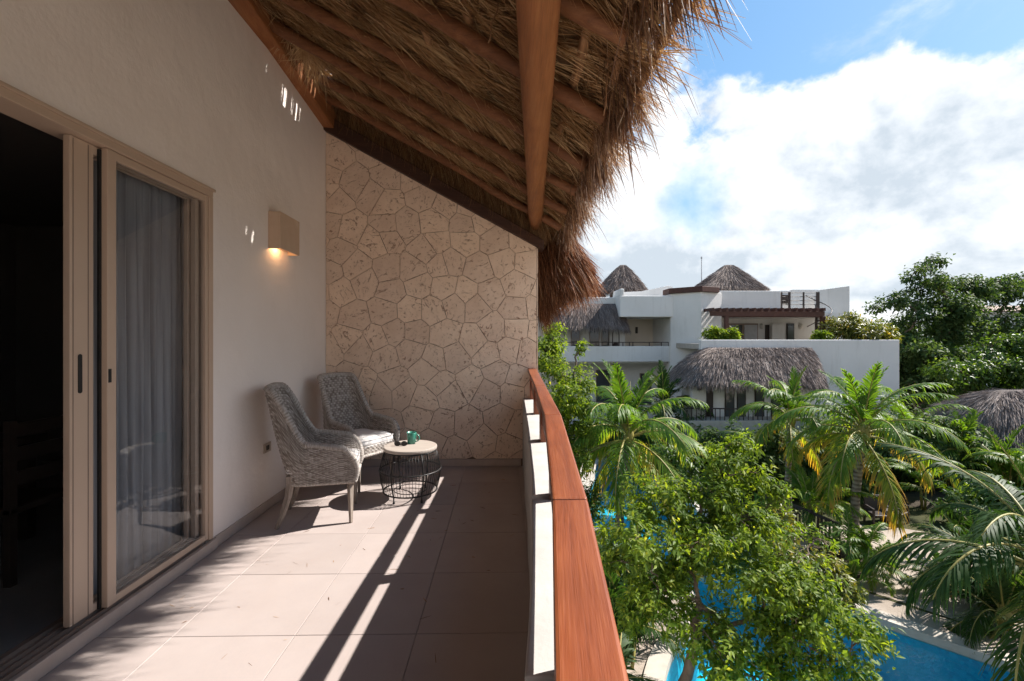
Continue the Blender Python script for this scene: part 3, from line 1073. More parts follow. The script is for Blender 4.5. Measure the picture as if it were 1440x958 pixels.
# tufts: whole palm leaf ends that splay and hang over the edge, unevenly
nt = 92
ty = np.sort(RS.uniform(0.3, 5.5, nt))
ty = ty + 0.10 * np.sin(ty * 8.5) + 0.04 * np.sin(ty * 23)
for k in range(nt):
    m_ = int(RS.randint(20, 90))
    y0_ = ty[k]
    big = RS.rand() ** 1.6
    eu_ = eave_u(y0_)
    b0 = O + (eu_ - 0.15 + 0.06 * RS.rand()) * U + (0.03 + 0.14 * RS.rand()) * NN
    base = np.tile(b0, (m_, 1)) + RS.normal(0, 0.015, (m_, 3))
    base[:, 1] = y0_ + RS.normal(0, 0.025, m_)
    ax = unit((U * 0.62 + np.array([0, 0, -0.30 - 0.55 * RS.rand()]) + YV * RS.normal(0, 0.40))[None, :])
    d = unit(ax + RS.normal(0, 0.22, (m_, 3)))
    parts.append(straws(base, d, RS.uniform(0.6, 1.1, m_) * (0.10 + 0.20 * big), RS.uniform(0.003, 0.009, m_), 0.5 + 0.8 * RS.rand(m_), RS.normal(0, 0.3, m_), 5, np.clip(RS.normal(0.35 + 0.35 * RS.rand(), 0.18, m_), 0, 1)))
# drooping clumps around the eave pole
n = 1500
cy_ = RS.uniform(0.3, 5.5, 46)
yv = cy_[RS.randint(0, 46, n)] + RS.normal(0, 0.045, n)
eu = np.array([eave_u(y) for y in yv])
uu = eu - 0.03 + 0.10 * RS.rand(n)
base = O + uu[:, None] * U + 0.03 * NN
base[:, 1] = yv
d = unit(np.array([0.30, 0.0, -0.85])[None, :] + RS.normal(0, 0.34, (n, 3)))
parts.append(straws(base, d, RS.uniform(0.06, 0.24, n), RS.uniform(0.002, 0.005, n), 0.3, RS.normal(0, 0.45, n), 4, np.clip(RS.normal(0.58, 0.25, n), 0, 1)))
# long leaves that curl over the edge
n = 160
yv = RS.uniform(0.2, 5.5, n)
eu = np.array([eave_u(y) for y in yv])
base = O + (eu - 0.22 + 0.2 * RS.rand(n))[:, None] * U + (0.06 + 0.14 * RS.rand(n))[:, None] * NN
base[:, 1] = yv
d = unit(U[None, :] + RS.normal(0, 0.26, (n, 3)))
parts.append(straws(base, d, RS.uniform(0.22, 0.40, n), RS.uniform(0.003, 0.007, n), 0.35 + 0.5 * RS.rand(n), RS.normal(0, 0.25, n), 5, np.clip(RS.normal(0.4, 0.25, n), 0, 1)))
# fill between stone gable and thatch
n = 7000
xg = RS.uniform(WX, 0.5, n)
base = np.stack([xg, RS.uniform(WY - 0.12, WY + 0.12, n), 3.14 - 0.543 * xg + 0.04], 1)
d = unit(np.array([0.35, -0.05, -0.8])[None, :] + RS.normal(0, 0.25, (n, 3)))
gab = straws(base, d, RS.uniform(0.12, 0.42, n), RS.uniform(0.002, 0.005, n), 0.1, RS.normal(0, 0.2, n), 3, np.clip(RS.normal(0.3, 0.2, n), 0, 1))
nplink('gable_straw', M['straw'], rf, gab[0], quads=gab[1], rnd=gab[2], kind='stuff')
MB().prism([(WX, WY + 0.06, z_(WX) + 0.10), (0.50, WY + 0.06, z_(0.50) + 0.10), (0.50, WY + 0.06, 3.20 - 0.543 * 0.50), (WX, WY + 0.06, 3.20 - 0.543 * WX)], (0, 0.2, 0)).build('gable_infill', M['straw_core'], rf)
V, Q, Rr = cat_straws(parts)
nplink('eave_fringe', M['straw_fringe'], rf, V, quads=Q, rnd=Rr, kind='stuff')
# cords that tie the thatch
for (px, py0, py1, Y) in ((862, 60, 162, 2.25), (700, 5, 60, 2.2), (866, 20, 95, 2.2)):
    a, b = PW(px, py0, Y), PW(px - 14, py1, Y)
    pts = [a.lerp(b, q) + Vector((0.006 * math.sin(q * 9), 0.004 * math.sin(q * 7), 0)) for q in np.linspace(0, 1, 9)]
    MB().tube(pts, 0.0035, 5).build('tie_cord', M['pale_pole'], rf, smooth=True)

# ---- the neighbouring lower eave beyond the stone wall
nr = thing('thatched_eave', 'russet shaggy thatch eave hanging beyond the stone wall end', 'roof', (0.7, 6.5, 2.0))


def cr(pts, tt):
    """catmull-rom through control points, tt in 0..1 array -> (n,3)"""
    P_ = np.array(pts, float)
    m_ = len(P_) - 1
    x = np.clip(np.asarray(tt, float), 0, 1) * m_
    i = np.minimum(x.astype(int), m_ - 1)
    f = (x - i)[:, None]
    g = lambda k: P_[np.clip(i + k, 0, m_)]
    a, b, c, d_ = g(-1), g(0), g(1), g(2)
    return 0.5 * ((2 * b) + (-a + c) * f + (2 * a - 5 * b + 4 * c - d_) * f * f + (-a + 3 * b - 3 * c + d_) * f ** 3)


Tc = [(0.30, 5.63, 2.62), (0.42, 5.62, 2.78), (0.62, 5.66, 2.84), (0.70, 5.9, 2.86), (0.72, 7.0, 2.86), (0.72, 9.0, 2.86)]
Bc = [(0.40, 5.63, 1.82), (0.54, 5.48, 1.98), (0.80, 5.46, 2.11), (1.00, 5.70, 2.19), (1.02, 7.0, 2.19), (1.02, 9.0, 2.19)]
na, nv_ = 40, 8
aa = np.linspace(0, 1, na)
T_, B_ = cr(Tc, aa), cr(Bc, aa)
Vg = []
for k in range(nv_ + 1):
    q = k / nv_
    p = T_ * (1 - q) + B_ * q
    bul = math.sin(math.pi * q) * 0.10
    nrm = np.stack([np.ones(na) * 0.6, -np.exp(-aa * 3) * 0.7, np.ones(na) * 0.7], 1)
    Vg.append(p + nrm * bul * 0.9 - nrm * 0.05)
Vg = np.stack(Vg, 0)
I = np.arange((nv_ + 1) * na).reshape(nv_ + 1, na)
qd = np.stack([I[:-1, :-1], I[1:, :-1], I[1:, 1:], I[:-1, 1:]], -1).reshape(-1, 4)
nplink('thatch_core', M['straw_core'], nr, Vg.reshape(-1, 3), quads=qd, smooth=True)
n = 13000
a_ = RS.rand(n) ** 1.5
q_ = RS.rand(n) ** 0.8
T_, B_ = cr(Tc, a_), cr(Bc, a_)
nrm = np.stack([np.ones(n) * 0.6, -np.exp(-a_ * 3) * 0.7, np.ones(n) * 0.7], 1)
dirn = unit(B_ - T_)
base = T_ * (1 - q_[:, None] * 0.85) + B_ * (q_[:, None] * 0.85) + nrm * (np.sin(np.pi * q_ * 0.85) * 0.09 - 0.03 * RS.rand(n))[:, None]
d = unit(dirn + nrm * 0.22 + RS.normal(0, 0.15, (n, 3)))
V, Q, Rr = straws(base, d, RS.uniform(0.2, 0.42, n), RS.uniform(0.003, 0.008, n), 0.15 + 0.25 * RS.rand(n), RS.normal(0, 0.14, n), 3, np.clip(RS.normal(0.45, 0.25, n), 0, 1))
nplink('thatch_straw', M['straw_red'], nr, V, quads=Q, rnd=Rr, kind='stuff')
MB().tube([(0.60, 5.64, 2.66), (0.62, 7.3, 2.66), (0.62, 9.0, 2.66)], 0.05, 8).build('eave_pole', M['pale_pole'], nr, smooth=True)

# ---- the room behind the door
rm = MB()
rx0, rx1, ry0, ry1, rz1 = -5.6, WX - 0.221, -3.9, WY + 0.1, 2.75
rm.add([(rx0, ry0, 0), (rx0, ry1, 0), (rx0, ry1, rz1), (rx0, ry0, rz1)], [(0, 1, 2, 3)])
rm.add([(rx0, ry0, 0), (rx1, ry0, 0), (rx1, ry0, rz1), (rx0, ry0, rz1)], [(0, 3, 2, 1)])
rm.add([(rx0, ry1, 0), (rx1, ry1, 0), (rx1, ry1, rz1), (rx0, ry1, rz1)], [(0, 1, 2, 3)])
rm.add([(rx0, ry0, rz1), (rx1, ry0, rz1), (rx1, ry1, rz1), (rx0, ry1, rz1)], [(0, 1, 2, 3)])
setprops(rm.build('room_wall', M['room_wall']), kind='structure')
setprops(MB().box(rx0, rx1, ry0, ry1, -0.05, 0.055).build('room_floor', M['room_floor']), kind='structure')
# solid room shell outside so that no light leaks in
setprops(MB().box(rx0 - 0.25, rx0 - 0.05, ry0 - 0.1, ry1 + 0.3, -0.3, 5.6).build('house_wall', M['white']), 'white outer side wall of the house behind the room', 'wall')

# ---- sliding door
sd = thing('sliding_door', 'beige aluminium sliding door standing half open to a dark room', 'door', (WX - 0.06, 1.8, 0.05))
fx0, fx1 = WX - 0.15, WX + 0.004
MB().box(fx0, fx1, 0.105, 3.296, 2.452, 2.494).build('frame_head', M['alu'], sd, bevel=0.003)
MB().box(fx1 - 0.012, fx1 + 0.008, 0.105, 3.315, 2.494, 2.512).build('frame_trim', M['alu'], sd, bevel=0.003)
MB().box(fx0, fx1, 3.252, 3.296, 0.076, 2.451).build('frame_jamb', M['alu'], sd, bevel=0.003)
MB().box(fx0, fx1, 0.105, 0.16, 0.076, 2.451).build('frame_jamb', M['alu'], sd, bevel=0.003)
MB().box(fx0 - 0.05, fx1 - 0.004, 0.105, 3.237, 0.046, 0.066).build('sill', M['alu_dark'], sd)
for xr in (WX - 0.018, WX - 0.060, WX - 0.098, WX - 0.145):
    MB().box(xr - 0.004, xr + 0.004, 0.165, 3.236, 0.066, 0.084).build('track_rail', M['alu_dark'], sd)


def door_panel(x0, x1, y0, y1, st0, st1, glazed=True):
    p = MB().box(x0, x1, y0, y0 + st0, 0.088, 2.450).build('panel', M['alu'], sd, bevel=0.004)
    MB().box(x0, x1, y1 - st1, y1, 0.088, 2.450).build('stile', M['alu'], p, bevel=0.004)
    MB().box(x0 + 0.002, x1 - 0.002, y0 + st0 - 0.002, y1 - st1 + 0.002, 0.088, 0.128).build('bottom_rail', M['alu'], p, bevel=0.004)
    MB().box(x0 + 0.002, x1 - 0.002, y0 + st0 - 0.002, y1 - st1 + 0.002, 2.405, 2.449).build('top_rail', M['alu'], p, bevel=0.004)
    xm = (x0 + x1) / 2
    if glazed:
        MB().box(xm - 0.003, xm + 0.003, y0 + st0 - 0.004, y1 - st1 + 0.004, 0.122, 2.41).build('glass_pane', M['glass'], p)
    return p


pf = door_panel(WX - 0.036, WX - 0.002, 2.432, 3.250, 0.056, 0.030)
pb = door_panel(WX - 0.078, WX - 0.044, 2.270, 3.215, 0.130, 0.035, False)
ps = door_panel(WX - 0.118, WX - 0.088, 2.335, 3.200, 0.05, 0.03, False)
MB().box(WX - 0.044, WX - 0.032, 2.419, 2.433, 0.09, 2.44).build('brush_strip', M['black'], pf)
MB().box(WX - 0.046, WX - 0.0425, 2.366, 2.371, 0.09, 2.44).build('groove', M['alu_dark'], pb)
MB().box(WX - 0.046, WX - 0.0425, 2.284, 2.288, 0.09, 2.44).build('groove', M['alu_dark'], pb)
sl = []
for k in range(20):
    a = 2 * math.pi * k / 20
    sl.append((WX - 0.0435, 2.322 + 0.011 * math.cos(a), (1.385 if math.sin(a) > 0 else 1.215) + 0.011 * math.sin(a)))
MB().prism(sl, (0.003, 0, 0)).build('pull_slot', M['black'], pb)
MB().box(WX - 0.003, WX + 0.0015, 2.437, 2.453, 1.245, 1.315).build('latch', M['black'], pf)
for z in (0.16, 0.175, 2.33, 2.345):
    MB().lathe([(0.0035, 0), (0.0035, 0.002)], 8, (0, 0, 0))
# curtains
cu_ = thing('curtain', 'sheer grey curtain hanging behind the glass of the sliding door', 'curtain', (WX - 0.20, 2.85, 0.06))
ny_ = 150
yc = np.linspace(2.42, 3.28, ny_)
zc = np.linspace(0.07, 2.60, 8)
Vc = []
for z in zc:
    for k, y in enumerate(yc):
        amp = 0.020 * (0.75 + 0.25 * math.sin(k * 0.21))
        Vc.append((WX - 0.20 + amp * math.sin(k * 0.62 + 0.8 * math.sin(k * 0.13)) + 0.004 * math.sin(z * 3 + k * 0.2), y + 0.006 * math.sin(z * 2 + k), z))
I = np.arange(len(Vc)).reshape(len(zc), ny_)
qd = np.stack([I[:-1, :-1], I[:-1, 1:], I[1:, 1:], I[1:, :-1]], -1).reshape(-1, 4)
nplink('fabric', M['curtain'], cu_, np.array(Vc), quads=qd, smooth=True)
MB().tube([(WX - 0.20, 2.3, 2.615), (WX - 0.20, 3.36, 2.615)], 0.014, 8).build('curtain_rod', M['alu_dark'], cu_, smooth=True)
# furniture in the dark room
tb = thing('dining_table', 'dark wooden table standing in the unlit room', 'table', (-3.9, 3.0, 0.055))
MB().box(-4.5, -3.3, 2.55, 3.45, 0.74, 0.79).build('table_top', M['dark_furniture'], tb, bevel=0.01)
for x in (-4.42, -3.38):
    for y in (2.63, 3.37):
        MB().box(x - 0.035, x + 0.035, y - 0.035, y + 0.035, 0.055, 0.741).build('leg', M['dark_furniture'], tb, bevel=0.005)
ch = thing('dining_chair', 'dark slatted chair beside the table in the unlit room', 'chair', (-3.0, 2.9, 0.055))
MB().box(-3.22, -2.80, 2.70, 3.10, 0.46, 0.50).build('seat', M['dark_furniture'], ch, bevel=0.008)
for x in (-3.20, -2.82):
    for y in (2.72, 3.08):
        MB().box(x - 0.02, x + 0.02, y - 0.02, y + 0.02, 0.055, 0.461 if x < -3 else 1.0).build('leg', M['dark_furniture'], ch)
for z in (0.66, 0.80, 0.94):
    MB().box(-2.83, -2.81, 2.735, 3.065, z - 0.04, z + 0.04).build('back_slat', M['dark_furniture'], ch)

# ---- wall lamp
ly = (-WX) * FPX / (708 - 392.0)
Yl0, Yl1 = 4.06, 4.44
lz0, lz1 = 2.245, 2.565
lp = thing('wall_lamp', 'boxy beige wall sconce glowing warm downwards on the plaster wall', 'lamp', (WX + 0.06, 4.25, lz0))
dpt = 0.105
MB().box(WX, WX + 0.012, Yl0 + 0.02, Yl1 - 0.02, lz0 + 0.03, lz1 - 0.02).build('back_plate', M['sconce'], lp)
MB().box(WX + dpt - 0.012, WX + dpt, Yl0, Yl1, lz0, lz1).build('front_panel', M['sconce'], lp, bevel=0.003)
MB().box(WX + 0.0005, WX + dpt - 0.0125, Yl0, Yl0 + 0.012, lz0, lz1).build('side_panel', M['sconce'], lp, bevel=0.003)
MB().box(WX + 0.0005, WX + dpt - 0.0125, Yl1 - 0.012, Yl1, lz0, lz1).build('side_panel', M['sconce'], lp, bevel=0.003)
MB().box(WX + 0.013, WX + dpt - 0.0125, Yl0 + 0.0125, Yl1 - 0.0125, lz1 - 0.014, lz1 - 0.002).build('cap', M['sconce'], lp)
m, t = new_mat('lamp_bulb')
em = t.n('ShaderNodeEmission', ins={0: (1.0, 0.55, 0.2), 1: 2.0})
out(t, em.outputs[0])
MB().lathe([(0.0, 0.0), (0.018, 0.012), (0.026, 0.04), (0.018, 0.07), (0.012, 0.10)], 14, (WX + 0.052, 4.18, lz0 + 0.07)).build('bulb', m, lp, smooth=True)
ld = bpy.data.lights.new('lamp_light', 'POINT')
ld.energy = 0.22
ld.color = (1.0, 0.60, 0.28)
ld.shadow_soft_size = 0.03
lo = bpy.data.objects.new('lamp_light', ld)
COL.objects.link(lo)
lo.location = (WX + 0.052, 4.18, lz0 + 0.045)

# ---- socket
so = thing('wall_socket', 'small beige electrical socket low on the plaster wall behind the armchair', 'socket', (WX, 4.0, 0.55))
Ys = (-WX) * FPX / (708 - 378.0)
Zs = EYE + (474 - 628) * Ys / FPX
MB().box(WX, WX + 0.010, Ys - 0.06, Ys + 0.06, Zs - 0.04, Zs + 0.04).build('plate', M['plate'], so, bevel=0.003)
MB().box(WX + 0.0095, WX + 0.0125, Ys - 0.022, Ys - 0.004, Zs - 0.02, Zs + 0.02).build('outlet', M['black'], so)
MB().box(WX + 0.0095, WX + 0.0125, Ys + 0.006, Ys + 0.024, Zs - 0.02, Zs + 0.02).build('outlet', M['black'], so)

# ================================================================== ARMCHAIR (local: faces +X, origin on floor)
ac = thing('wicker_armchair', 'x', 'armchair', (0, 0, 0), 'wicker armchairs on the balcony', local=True)


def shell_point(s, q):
    """s -1..1 around the U from one arm front over the back to the other, q 0..1 bottom to rim; returns point and outward normal"""
    a = abs(s)
    sg = 1 if s >= 0 else -1
    # plan: back (a<0.36), corner, side
    hw, xb, xf = 0.275, -0.25, 0.27
    rc = 0.15
    lb, lc, ls = hw - rc, rc * math.pi / 2, (xf - xb - rc)
    tot = lb + lc + ls
    d = a * tot
    if d < lb:
        x, y = xb, d
        nx, ny_ = -1.0, 0.0
        ang = 0
    elif d < lb + lc:
        ang = (d - lb) / rc
        x, y = xb + rc - rc * math.cos(ang), lb + rc * math.sin(ang)
        nx, ny_ = -math.cos(ang), math.sin(ang)
    else:
        x, y = xb + rc + (d - lb - lc), hw
        nx, ny_ = 0.0, 1.0
    # rim height
    back = 1.0 - min(1.0, max(0.0, (a - 0.28) / 0.25))
    back = back * back * (3 - 2 * back)
    fr = min(1.0, max(0.0, (a - 0.86) / 0.14))
    rim = 0.655 + 0.415 * back - 0.055 * max(0, (a - 0.5)) / 0.5 - 0.085 * fr * fr
    rim += 0.012 * math.cos(a * 5.5) * back
    z0 = 0.335
    z = z0 + (rim - z0) * q
    h = max(0.0, z - 0.42)
    bk = max(0.0, -nx)
    # back leans away; lower body narrows a little; upper back flares
    x -= (0.30 * h - 0.10 * h * h) * (0.25 + 0.75 * bk) * (1.0 if a < 0.75 else (1 - a) / 0.25)
    wf = 0.90 + 0.10 * min(1, (z - z0) / 0.22)
    if h > 0.18 and a < 0.75:
        hh = (h - 0.18) / 0.45
        wf *= 1.0 - 0.10 * math.sin(min(1, hh) * math.pi) * 0.8 + 0.0 * hh
    y *= wf
    # arms roll outwards at the rim
    y += 0.020 * (q ** 3) * (1 if a > 0.55 else 0.3)
    if a > 0.86 and q > 0.2:
        x += 0.02 * math.sin(q * 3.0)
    return Vector((x, y * sg, z)), Vector((nx, ny_ * sg, 0.10)).normalized()


def wicker_grid(fn, nu, nv, stakes, rows, amp):
    V = np.zeros((nv, nu, 3)); Rn = np.zeros((nv, nu))
    rng = np.random.RandomState(5)
    tab = rng.rand(rows + 3, stakes + 3)
    for j in range(nv):
        q = j / (nv - 1)
        rowf = q * rows
        r = int(min(rows - 1, rowf))
        fr_ = rowf - r
        prof = math.sin(math.pi * fr_) ** 0.7 if 0 < fr_ < 1 else 0.0
        for i in range(nu):
            u = i / (nu - 1)
            st = u * stakes
            over = math.cos(math.pi * (st + r))
            p, nn = fn(u, q)
            hgt = amp * (prof * (0.55 + 0.45 * over))
            V[j, i] = p + nn * hgt
            Rn[j, i] = np.clip(0.15 + 0.55 * prof * (0.4 + 0.6 * max(0, over)) + 0.45 * (tab[r, int(st)] - 0.5), 0, 1)  # darker between strands: crevice shade put into the tone, plus random variation
    I = np.arange(nu * nv).reshape(nv, nu)
    q4 = np.stack([I[:-1, :-1], I[:-1, 1:], I[1:, 1:], I[1:, :-1]], -1).reshape(-1, 4)
    return V.reshape(-1, 3), q4, Rn.ravel()


TH = 0.032
o1 = wicker_grid(lambda u, q: shell_point(u * 2 - 1, q), 300, 134, 60, 33, 0.007)


def inner(u, q):
    p, nn = shell_point(u * 2 - 1, 0.10 + 0.90 * q)
    return p - nn * TH, -nn


o2 = wicker_grid(inner, 300, 118, 60, 29, 0.006)
V = np.concatenate([o1[0], o2[0]]); Q = np.concatenate([o1[1], o2[1][:, ::-1] + len(o1[0])]); Rr = np.concatenate([o1[2], o2[2]])
nplink('woven_shell', M['wicker'], ac, V, quads=Q, rnd=Rr, smooth=True, kind='stuff')


def front_ap(u, q):
    y = -0.262 + 0.524 * u
    x = 0.272 + 0.012 * math.cos(math.pi * (u - 0.5))
    return Vector((x, y, 0.335 + 0.10 * q)), Vector((1, 0, 0))


o3 = wicker_grid(front_ap, 120, 24, 24, 6, 0.006)
nplink('front_apron', M['wicker'], ac, o3[0], quads=o3[1], rnd=o3[2], smooth=True, kind='stuff')
# rolled rim, bottom band and arm ends
rim = []
for s in np.linspace(-1, 1, 90):
    p, nn = shell_point(s, 1.0)
    rim.append(p - nn * TH * 0.5)
e0, e1 = [], []
for q in np.linspace(1, 0.0, 10):
    p, nn = shell_point(-1, q); e0.append(p - nn * TH * 0.5)
    p, nn = shell_point(1, q); e1.append(p - nn * TH * 0.5)


def braid(path, r, name, n=9):
    mb = MB()
    path = [Vector(p) for p in path]
    # resample finely and give it a twisted swelling
    pts, rad = [], []
    for i in range(len(path) - 1):
        for k in range(5):
            pts.append(path[i].lerp(path[i + 1], k / 5)); rad.append(r * (0.84 + 0.22 * abs(math.sin((i * 5 + k) * 0.9))))
    pts.append(path[-1]); rad.append(r)
    mb.tube(pts, rad, n)
    xs_ = np.array(mb.v)
    return nplink(name, M['wicker'], ac, xs_, quads=[f for f in mb.f if len(f) == 4], rnd=np.clip(0.55 + 0.25 * np.sin(np.arange(len(xs_)) * 0.37) + RS.normal(0, 0.12, len(xs_)), 0, 1), smooth=True)


braid(rim, 0.024, 'rim')
braid(e0, 0.022, 'arm_end')
braid(e1, 0.022, 'arm_end')
bot = [shell_point(s, 0.0)[0] - shell_point(s, 0.0)[1] * TH * 0.5 for s in np.linspace(-1, 1, 60)]
braid(bot + [Vector((0.275, y, 0.338)) for y in np.linspace(0.23, -0.23, 8)] + [bot[0]], 0.018, 'bottom_band')
MB().box(-0.235, 0.262, -0.225, 0.225, 0.345, 0.40).build('seat_base', M['chair_leg'], ac)
# cushion
Vc, Fc = [], []
nu_, nv2 = 40, 30
for j in range(nv2 + 1):
    ph_ = -math.pi / 2 + math.pi * j / nv2
    for i in range(nu_):
        th = 2 * math.pi * i / nu_
        se = lambda cc, e: math.copysign(abs(cc) ** e, cc)
        x = 0.268 * se(math.cos(ph_), 0.32) * se(math.cos(th), 0.30)
        y = 0.238 * se(math.cos(ph_), 0.32) * se(math.sin(th), 0.30)
        z = 0.050 * se(math.sin(ph_), 0.75)
        z += 0.012 * (1 - (x / 0.268) ** 2) * (1 - (y / 0.238) ** 2) * (1 if z > 0 else 0) - 0.004 * math.sin(x * 23 + y * 9)
        Vc.append((x + 0.018, y, z + 0.452))
for j in range(nv2):
    for i in range(nu_):
        Fc.append((j * nu_ + i, j * nu_ + (i + 1) % nu_, (j + 1) * nu_ + (i + 1) % nu_, (j + 1) * nu_ + i))
cs = MB().add(Vc, Fc).build('cushion', M['cushion'], ac, smooth=True)
for zz in (0.482, 0.424):
    pp = []
    for i in range(48):
        th = 2 * math.pi * i / 48
        se = lambda cc, e: math.copysign(abs(cc) ** e, cc)
        pp.append((0.018 + 0.266 * se(math.cos(th), 0.30), 0.237 * se(math.sin(th), 0.30), zz))
    MB().tube(pp, 0.0045, 6, closed=True).build('piping', M['cushion'], cs, smooth=True)
# legs
for sy in (-1, 1):
    MB().tube([(0.235, sy * 0.215, 0.36), (0.238, sy * 0.216, 0.2), (0.242, sy * 0.218, 0.0)], [0.030, 0.023, 0.016], 4).build('leg', M['chair_leg'], ac, bevel=0.004)
    MB().tube([(-0.205, sy * 0.195, 0.37), (-0.222, sy * 0.20, 0.24), (-0.262, sy * 0.21, 0.10), (-0.302, sy * 0.215, 0.0)], [0.032, 0.028, 0.023, 0.018], 4).build('leg', M['chair_leg'], ac, bevel=0.004)
far = copy_tree(ac)
ac.location = (-1.50, 3.90, 0)
ac.rotation_euler = (0, 0, math.radians(13))
ac['label'] = 'grey wicker armchair seen from its side, next to the sliding door'
far.location = (-1.47, 4.78, 0)
far.rotation_euler = (0, 0, math.radians(-31))
far['label'] = 'grey wicker armchair standing in the corner against the stone wall'

# ================================================================== SIDE TABLE
TX, TY = -0.868, 4.37
st = thing('side_table', 'round side table with pale top on a black wire basket base', 'table', (TX, TY, 0))
MB().lathe([(0.0, 0.436), (0.236, 0.436), (0.244, 0.440), (0.246, 0.452), (0.244, 0.464), (0.238, 0.468), (0.0, 0.468)], 48, (TX, TY, 0)).build('table_top', M['table_top'], st, smooth=False)


def ring(r, z, tr, name='ring'):
    MB().tube([(TX + r * math.cos(2 * math.pi * k / 48), TY + r * math.sin(2 * math.pi * k / 48), z) for k in range(48)], tr, 7, closed=True).build(name, M['wire'], st, smooth=True)


ring(0.236, 0.430, 0.006)
ring(0.281, 0.255, 0.007)
ring(0.245, 0.060, 0.007)
ring(0.150, 0.060, 0.004)
for k in range(60):
    a = 2 * math.pi * (k + 0.5) / 60
    ca, sa = math.cos(a), math.sin(a)
    pr_ = [(0.236, 0.430), (0.262, 0.345), (0.281, 0.255), (0.268, 0.15), (0.245, 0.060)]
    MB().tube([(TX + r * ca, TY + r * sa, z) for r, z in pr_], 0.0022, 5).build('wire', M['wire'], st, smooth=True)
for a in (-115, -55, 65, 125):
    ca, sa = math.cos(math.radians(a)), math.sin(math.radians(a))
    MB().tube([(TX + r * ca, TY + r * sa, z) for r, z in [(0.236, 0.430), (0.262, 0.345), (0.281, 0.255), (0.268, 0.15), (0.245, 0.060), (0.243, 0.012)]], 0.006, 7).build('leg', M['wire'], st, smooth=True)
    MB().lathe([(0.009, 0.0), (0.011, 0.006), (0.007, 0.03)], 10, (TX + 0.243 * ca, TY + 0.243 * sa, 0)).build('foot', M['black'], st, smooth=True)

# mug
mgx, mgy, mgz = TX - 0.005, TY + 0.08, 0.4685
mg = thing('mug', 'green glazed coffee mug on the round side table', 'mug', (mgx, mgy, mgz))
MB().lathe([(0.0, 0.0), (0.033, 0.0), (0.038, 0.004), (0.043, 0.05), (0.046, 0.104), (0.0455, 0.107), (0.043, 0.106), (0.040, 0.05), (0.034, 0.008), (0.0, 0.007)], 36, (mgx, mgy, mgz)).build('cup', M['mug'], mg, smooth=True)
hp = []
for k in range(13):
    a = math.radians(100 - 200 * k / 12)
    hp.append((mgx + 0.041 + 0.030 * math.cos(a) * 1.15, mgy - 0.012, mgz + 0.055 + 0.033 * math.sin(a)))
MB().tube(hp, 0.0058, 8).build('handle', M['mug'], mg, smooth=True)
MB().lathe([(0.0, 0.0), (0.0405, 0.0)], 24, (mgx, mgy, mgz + 0.078)).build('coffee', M['dark_furniture'], mg)

# sunglasses
gx, gy, gz = TX - 0.085, TY - 0.02, 0.4685
sg = thing('sunglasses', 'folded black sunglasses lying beside the green mug', 'sunglasses', (gx, gy, gz))
for sgn in (-1, 1):
    lens = []
    for k in range(18):
        a = 2 * math.pi * k / 18
        lens.append((gx + sgn * 0.032 + 0.027 * math.cos(a), gy + 0.0, gz + 0.022 + 0.021 * math.sin(a)))
    MB().prism(lens, (0, 0.003, 0)).build('lens', M['black'], sg)
    MB().tube(lens, 0.0028, 6, closed=True).build('rim', M['black'], sg, smooth=True)
    MB().tube([(gx + sgn * 0.060, gy, gz + 0.032), (gx + sgn * 0.058, gy + 0.012, gz + 0.030), (gx - sgn * 0.02, gy + 0.020, gz + 0.014), (gx - sgn * 0.05, gy + 0.022, gz + 0.004)], 0.0030, 6).build('temple', M['black'], sg, smooth=True)
MB().tube([(gx - 0.007, gy, gz + 0.030), (gx, gy - 0.002, gz + 0.033), (gx + 0.007, gy, gz + 0.030)], 0.0026, 6).build('bridge', M['black'], sg, smooth=True)

# bits of thatch blown onto the floor
n = 90
base = np.stack([RS.uniform(-1.9, 0.1, n), RS.uniform(0.9, 5.2, n), np.full(n, 0.0025)], 1)
keepb = np.ones(n, bool)
d = RS.normal(0, 1, (n, 3)); d[:, 2] = 0
d = unit(d)
V, Q, Rr = straws(base, d, RS.uniform(0.015, 0.07, n), RS.uniform(0.0015, 0.004, n), 0.0, RS.normal(0, 0.02, n), 2, RS.uniform(0.0, 0.6, n))
V[:, 2] = np.maximum(V[:, 2], 0.0012)
fs_ = nplink('fallen_straw', M['straw'], None, V, quads=Q, rnd=Rr, kind='stuff')
setprops(fs_, 'dry bits of thatch scattered over the balcony tiles', 'straw')
# ================================================================== GARDEN GROUND, POOL
pool_px = [(826, 700), (836, 672), (838, 655), (852, 646), (905, 642), (960, 690), (1010, 765), (1090, 812), (1170, 846), (1240, 874), (1330, 905), (1420, 936), (1520, 975),
           (1560, 1150), (1250, 1300), (960, 1150), (932, 1010), (944, 925), (985, 868), (968, 828), (925, 803), (880, 775), (848, 748), (830, 738)]
ctrl = [G(*p) for p in pool_px]
mC = len(ctrl)
pool = []
for i in range(mC):
    p0, p1, p2, p3 = ctrl[i - 1], ctrl[i], ctrl[(i + 1) % mC], ctrl[(i + 2) % mC]
    for k in range(5):
        f = k / 5
        q = 0.5 * ((2 * p1) + (p2 - p0) * f + (2 * p0 - 5 * p1 + 4 * p2 - p3) * f * f + (3 * p1 - p0 - 3 * p2 + p3) * f ** 3)
        pool.append(Vector((q.x, q.y, GZ)))
area = sum(pool[i].x * pool[(i + 1) % len(pool)].y - pool[(i + 1) % len(pool)].x * pool[i].y for i in range(len(pool)))
if area < 0:
    pool.reverse()


def offset_loop(lp, d):
    res = []
    k = len(lp)
    for i in range(k):
        t_ = (lp[(i + 1) % k] - lp[i - 1])
        nrm_ = Vector((t_.y, -t_.x, 0)).normalized()
        res.append(lp[i] + nrm_ * d)
    return res


